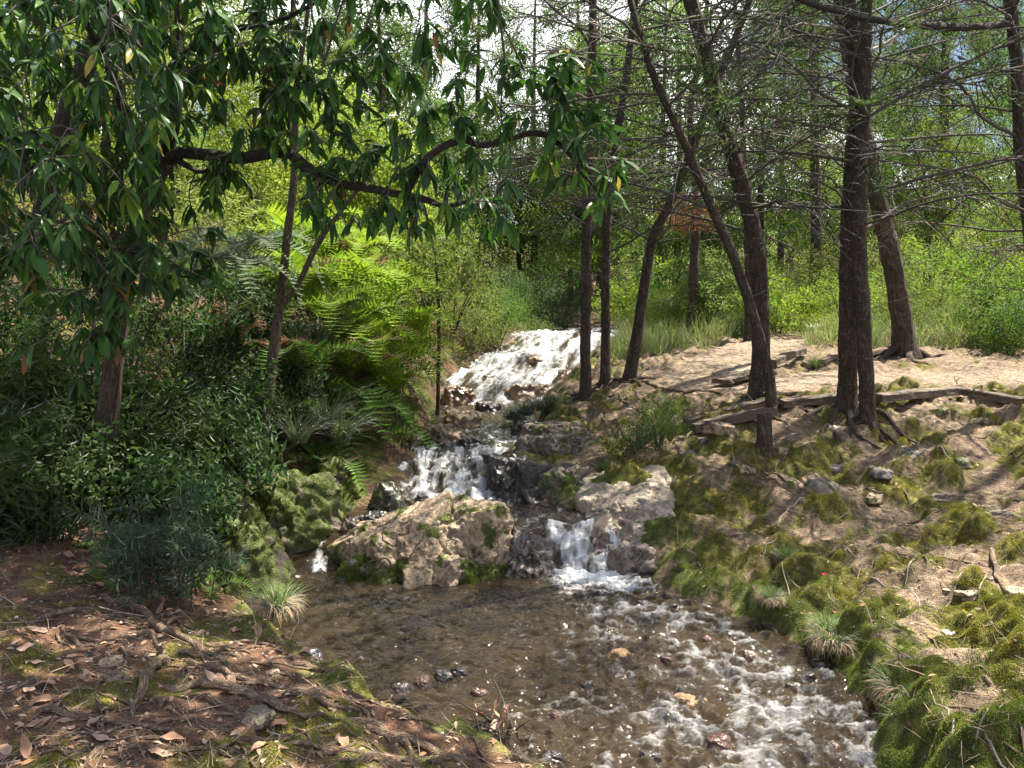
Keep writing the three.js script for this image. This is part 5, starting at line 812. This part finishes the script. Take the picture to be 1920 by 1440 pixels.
for (let k = 0; k < 30; k++) fall(rr(0, 520), 1000 + 430 * Math.sqrt(R()), rr(0.4, 0.95));
for (let k = 0; k < 26; k++) fall(rr(440, 600), rr(780, 960), rr(0.7, 1.1)); for (let k = 0; k < 24; k++) fall(rr(0, 240), rr(680, 980), rr(0.7, 1.1));
{ const p = gp(1545, 1080), t = thing('pink_petals', 'tiny bright pink flower petals fallen on the moss', 'petals', null, p); for (let k = 0; k < 4; k++) { const m = obj('petal', leafGeo(0.03, 0.02, { rows: 3, col: [0.7, 0.1, 0.22] }).geo(true), M.dead, t); m.position.set(rr(-0.02, 0.02), 0.012, rr(-0.02, 0.02)); m.rotation.set(-1.3, rr(0, 6), 0); } }
// ---------------------------------------------------------------- driftwood snag at the water edge
{
  seed(850); const p = pix(925, 1350, 3.85); p.y = 0.01; const t = thing('driftwood_snag', 'dark snag of sticks and dead leaves caught at the water edge', 'driftwood', null, p);
  for (let k = 0; k < 26; k++) { const a = V(rr(-0.12, 0.12), rr(-0.05, 0.05), rr(-0.08, 0.12)), d = rdir().setY(rr(-0.1, 0.9)), L = rr(0.08, 0.26); tube(new MB(), [a, a.clone().addScaledVector(d, L * 0.5).add(V(rr(-0.02, 0.02), 0, 0)), a.clone().addScaledVector(d, L)], [rr(0.004, 0.009), 0.002], { sides: 5, seg: 5 }).build('stick', R() < 0.7 ? M.barkDark : M.twig, t); }
  for (let k = 0; k < 14; k++) { const m = obj('leaf', pick(FL), M.dead, t); m.position.set(rr(-0.1, 0.1), rr(0, 0.12), rr(-0.05, 0.1)); m.rotation.set(rr(-1.5, 1.5), rr(0, 6), rr(-1, 1)); m.scale.setScalar(rr(0.5, 0.9)); }
}
// ---------------------------------------------------------------- moss, twigs and crumbs on the floor
{
  seed(860); const mb = new MB(); for (let k = 0; k < 46; k++) { const a = rr(0, 6.28), q = 0.045 * Math.sqrt(R()), d = V(rr(-0.6, 0.6), 1, rr(-0.6, 0.6)).normalize(); tinyLeaf(mb, V(Math.cos(a) * q, -0.004, Math.sin(a) * q), d, rr(0, 6), rr(0.008, 0.017), 0.006); }
  const list = [];
  for (let k = 0; k < 90000 && list.length < 24000; k++) {
    const D = 2.7 + 9 * Math.pow(R(), 1.5), right = R() < 0.92, x = right ? rr(0.3, 0.75 * D + 0.5) : rr(-2.6, -0.2), [s, u] = bank(x, -D);
    if (u < 0.03 || (s > 0) !== right) continue; if (mossAt(x, -D) < rr(0.25, 0.8)) continue;
    const n = nrm(x, -D), f = fbm2(x * 1.6 + 40, D * 1.6, 3), wet = sst(0.9, 0.15, u + 0.25 * f), c = [(0.18 + 0.1 * f) * mix(1, 0.72, wet), (0.185 + 0.06 * f) * mix(1, 0.92, wet), 0.02 + 0.01 * f]; list.push([along(onGround(x, -D), n, rr(0, 6), rr(0.4, 0.85)), vary(c, 0.3)]);
  }
  const mg = mb.geo();
  for (const [m, g] of mossy) { const P = g.attributes.position, N = g.attributes.normal, C = g.attributes.color, l = []; for (let k = 0; k < 9000 && l.length < 900; k++) { const i = Math.floor(R() * P.count); if (C.getX(i) > C.getY(i) * 1.02 || N.getY(i) < -0.3) continue; l.push([along(V(P.getX(i), P.getY(i), P.getZ(i)), V(N.getX(i), N.getY(i) + 0.2, N.getZ(i)), rr(0, 6), rr(0.5, 1)), vary([0.1, 0.135, 0.014], 0.35)]); } if (l.length > 20) mass(m, 'moss', mg, M.leaf, l); }
  tag(mass(scene, 'moss', mg, M.leaf, list), 'olive green moss cushions carpeting both banks', 'moss', null, 'stuff');
  const tw = new MB(); tube(tw, [V(0, 0, 0), V(0.02, 0.5, 0.01), V(-0.02, 1, -0.01)], [0.013, 0.006], { sides: 4, seg: 4, cap: false }); tube(tw, [V(0.02, 0.5, 0.01), V(0.14, 0.72, 0.02)], [0.008, 0.003], { sides: 3, seg: 2, cap: false });
  const tl = []; for (let k = 0; k < 14000; k++) { const D = 2.6 + 12 * Math.pow(R(), 1.3), x = rr(-0.72 * D, 0.72 * D + 0.4), [s, u] = bank(x, -D); if (u < 0.1 || (s < 0 && D > 8)) continue; const n = nrm(x, -D), t = V(rr(-1, 1), 0, rr(-1, 1)); t.addScaledVector(n, -t.dot(n)).addScaledVector(n, rr(0, 0.25)); tl.push([along(onGround(x, -D, 0.004), t, rr(0, 6), rr(0.025, 0.12) * (R() < 0.05 ? 2.2 : 1)), vary(pick([[0.3, 0.22, 0.15], [0.2, 0.13, 0.09], [0.38, 0.31, 0.23]]), 0.3)]); }
  tag(mass(scene, 'twig_litter', tw.geo(), std({ roughness: 0.9 }), tl), 'scattered needles and broken twigs on the forest floor', 'litter', null, 'stuff');
  const lf = leafGeo(0.05, 0.022, { rows: 3, col: [1, 1, 1], droop: 0.5 }).geo(true), ll = []; for (let k = 0; k < 9000; k++) { const D = 2.6 + 9 * Math.pow(R(), 1.2), x = rr(-0.72 * D, 0.72 * D + 0.4), [s, u] = bank(x, -D); if (u < 0.08 || (s < 0 && D > 8) || (s > 0 && R() < 0.45)) continue; const n = nrm(x, -D).add(V(rr(-0.4, 0.4), 0, rr(-0.4, 0.4))).normalize(), m = new THREE.Matrix4().compose(onGround(x, -D, 0.004), new THREE.Quaternion().setFromUnitVectors(V(0, 0, 1), n).multiply(new THREE.Quaternion().setFromAxisAngle(V(0, 0, 1), rr(0, 6.28))), V(1, 1, 1).multiplyScalar(rr(0.35, 1.1))); ll.push([m, vary(pick([[0.3, 0.17, 0.1], [0.2, 0.105, 0.065], [0.36, 0.24, 0.16]]), 0.35)]); }
  tag(mass(scene, 'leaf_litter', lf, M.dead, ll), 'small broken dead leaves matted into the forest floor', 'litter', null, 'stuff');
  const cr = rockGeo(3, randPlanes(1, 0.6, 0.8, 6), 2, { base: [1, 1, 1] }), cl = []; for (let k = 0; k < 3800; k++) { const D = 2.6 + 8 * R(), x = rr(-0.72 * D, 0.72 * D + 0.4), [s, u] = bank(x, -D); if (u < 0.05 || (s < 0 && D > 7)) continue; cl.push([along(onGround(x, -D), V(rr(-0.3, 0.3), 1, rr(-0.3, 0.3)), rr(0, 6), rr(0.003, 0.011)), vary(pick([[0.3, 0.25, 0.2], [0.18, 0.12, 0.08], [0.22, 0.17, 0.13]]), 0.3)]); }
  tag(mass(scene, 'gravel', cr, std({ roughness: 0.9, vertexColors: true }), cl), 'small stones and crumbs of earth on the banks', 'gravel', null, 'stuff');
}
console.log('floor');
console.log('end');
scene.traverse((o) => { if (o.isMesh) o.castShadow = o.receiveShadow = true; });
renderer.render(scene, camera);
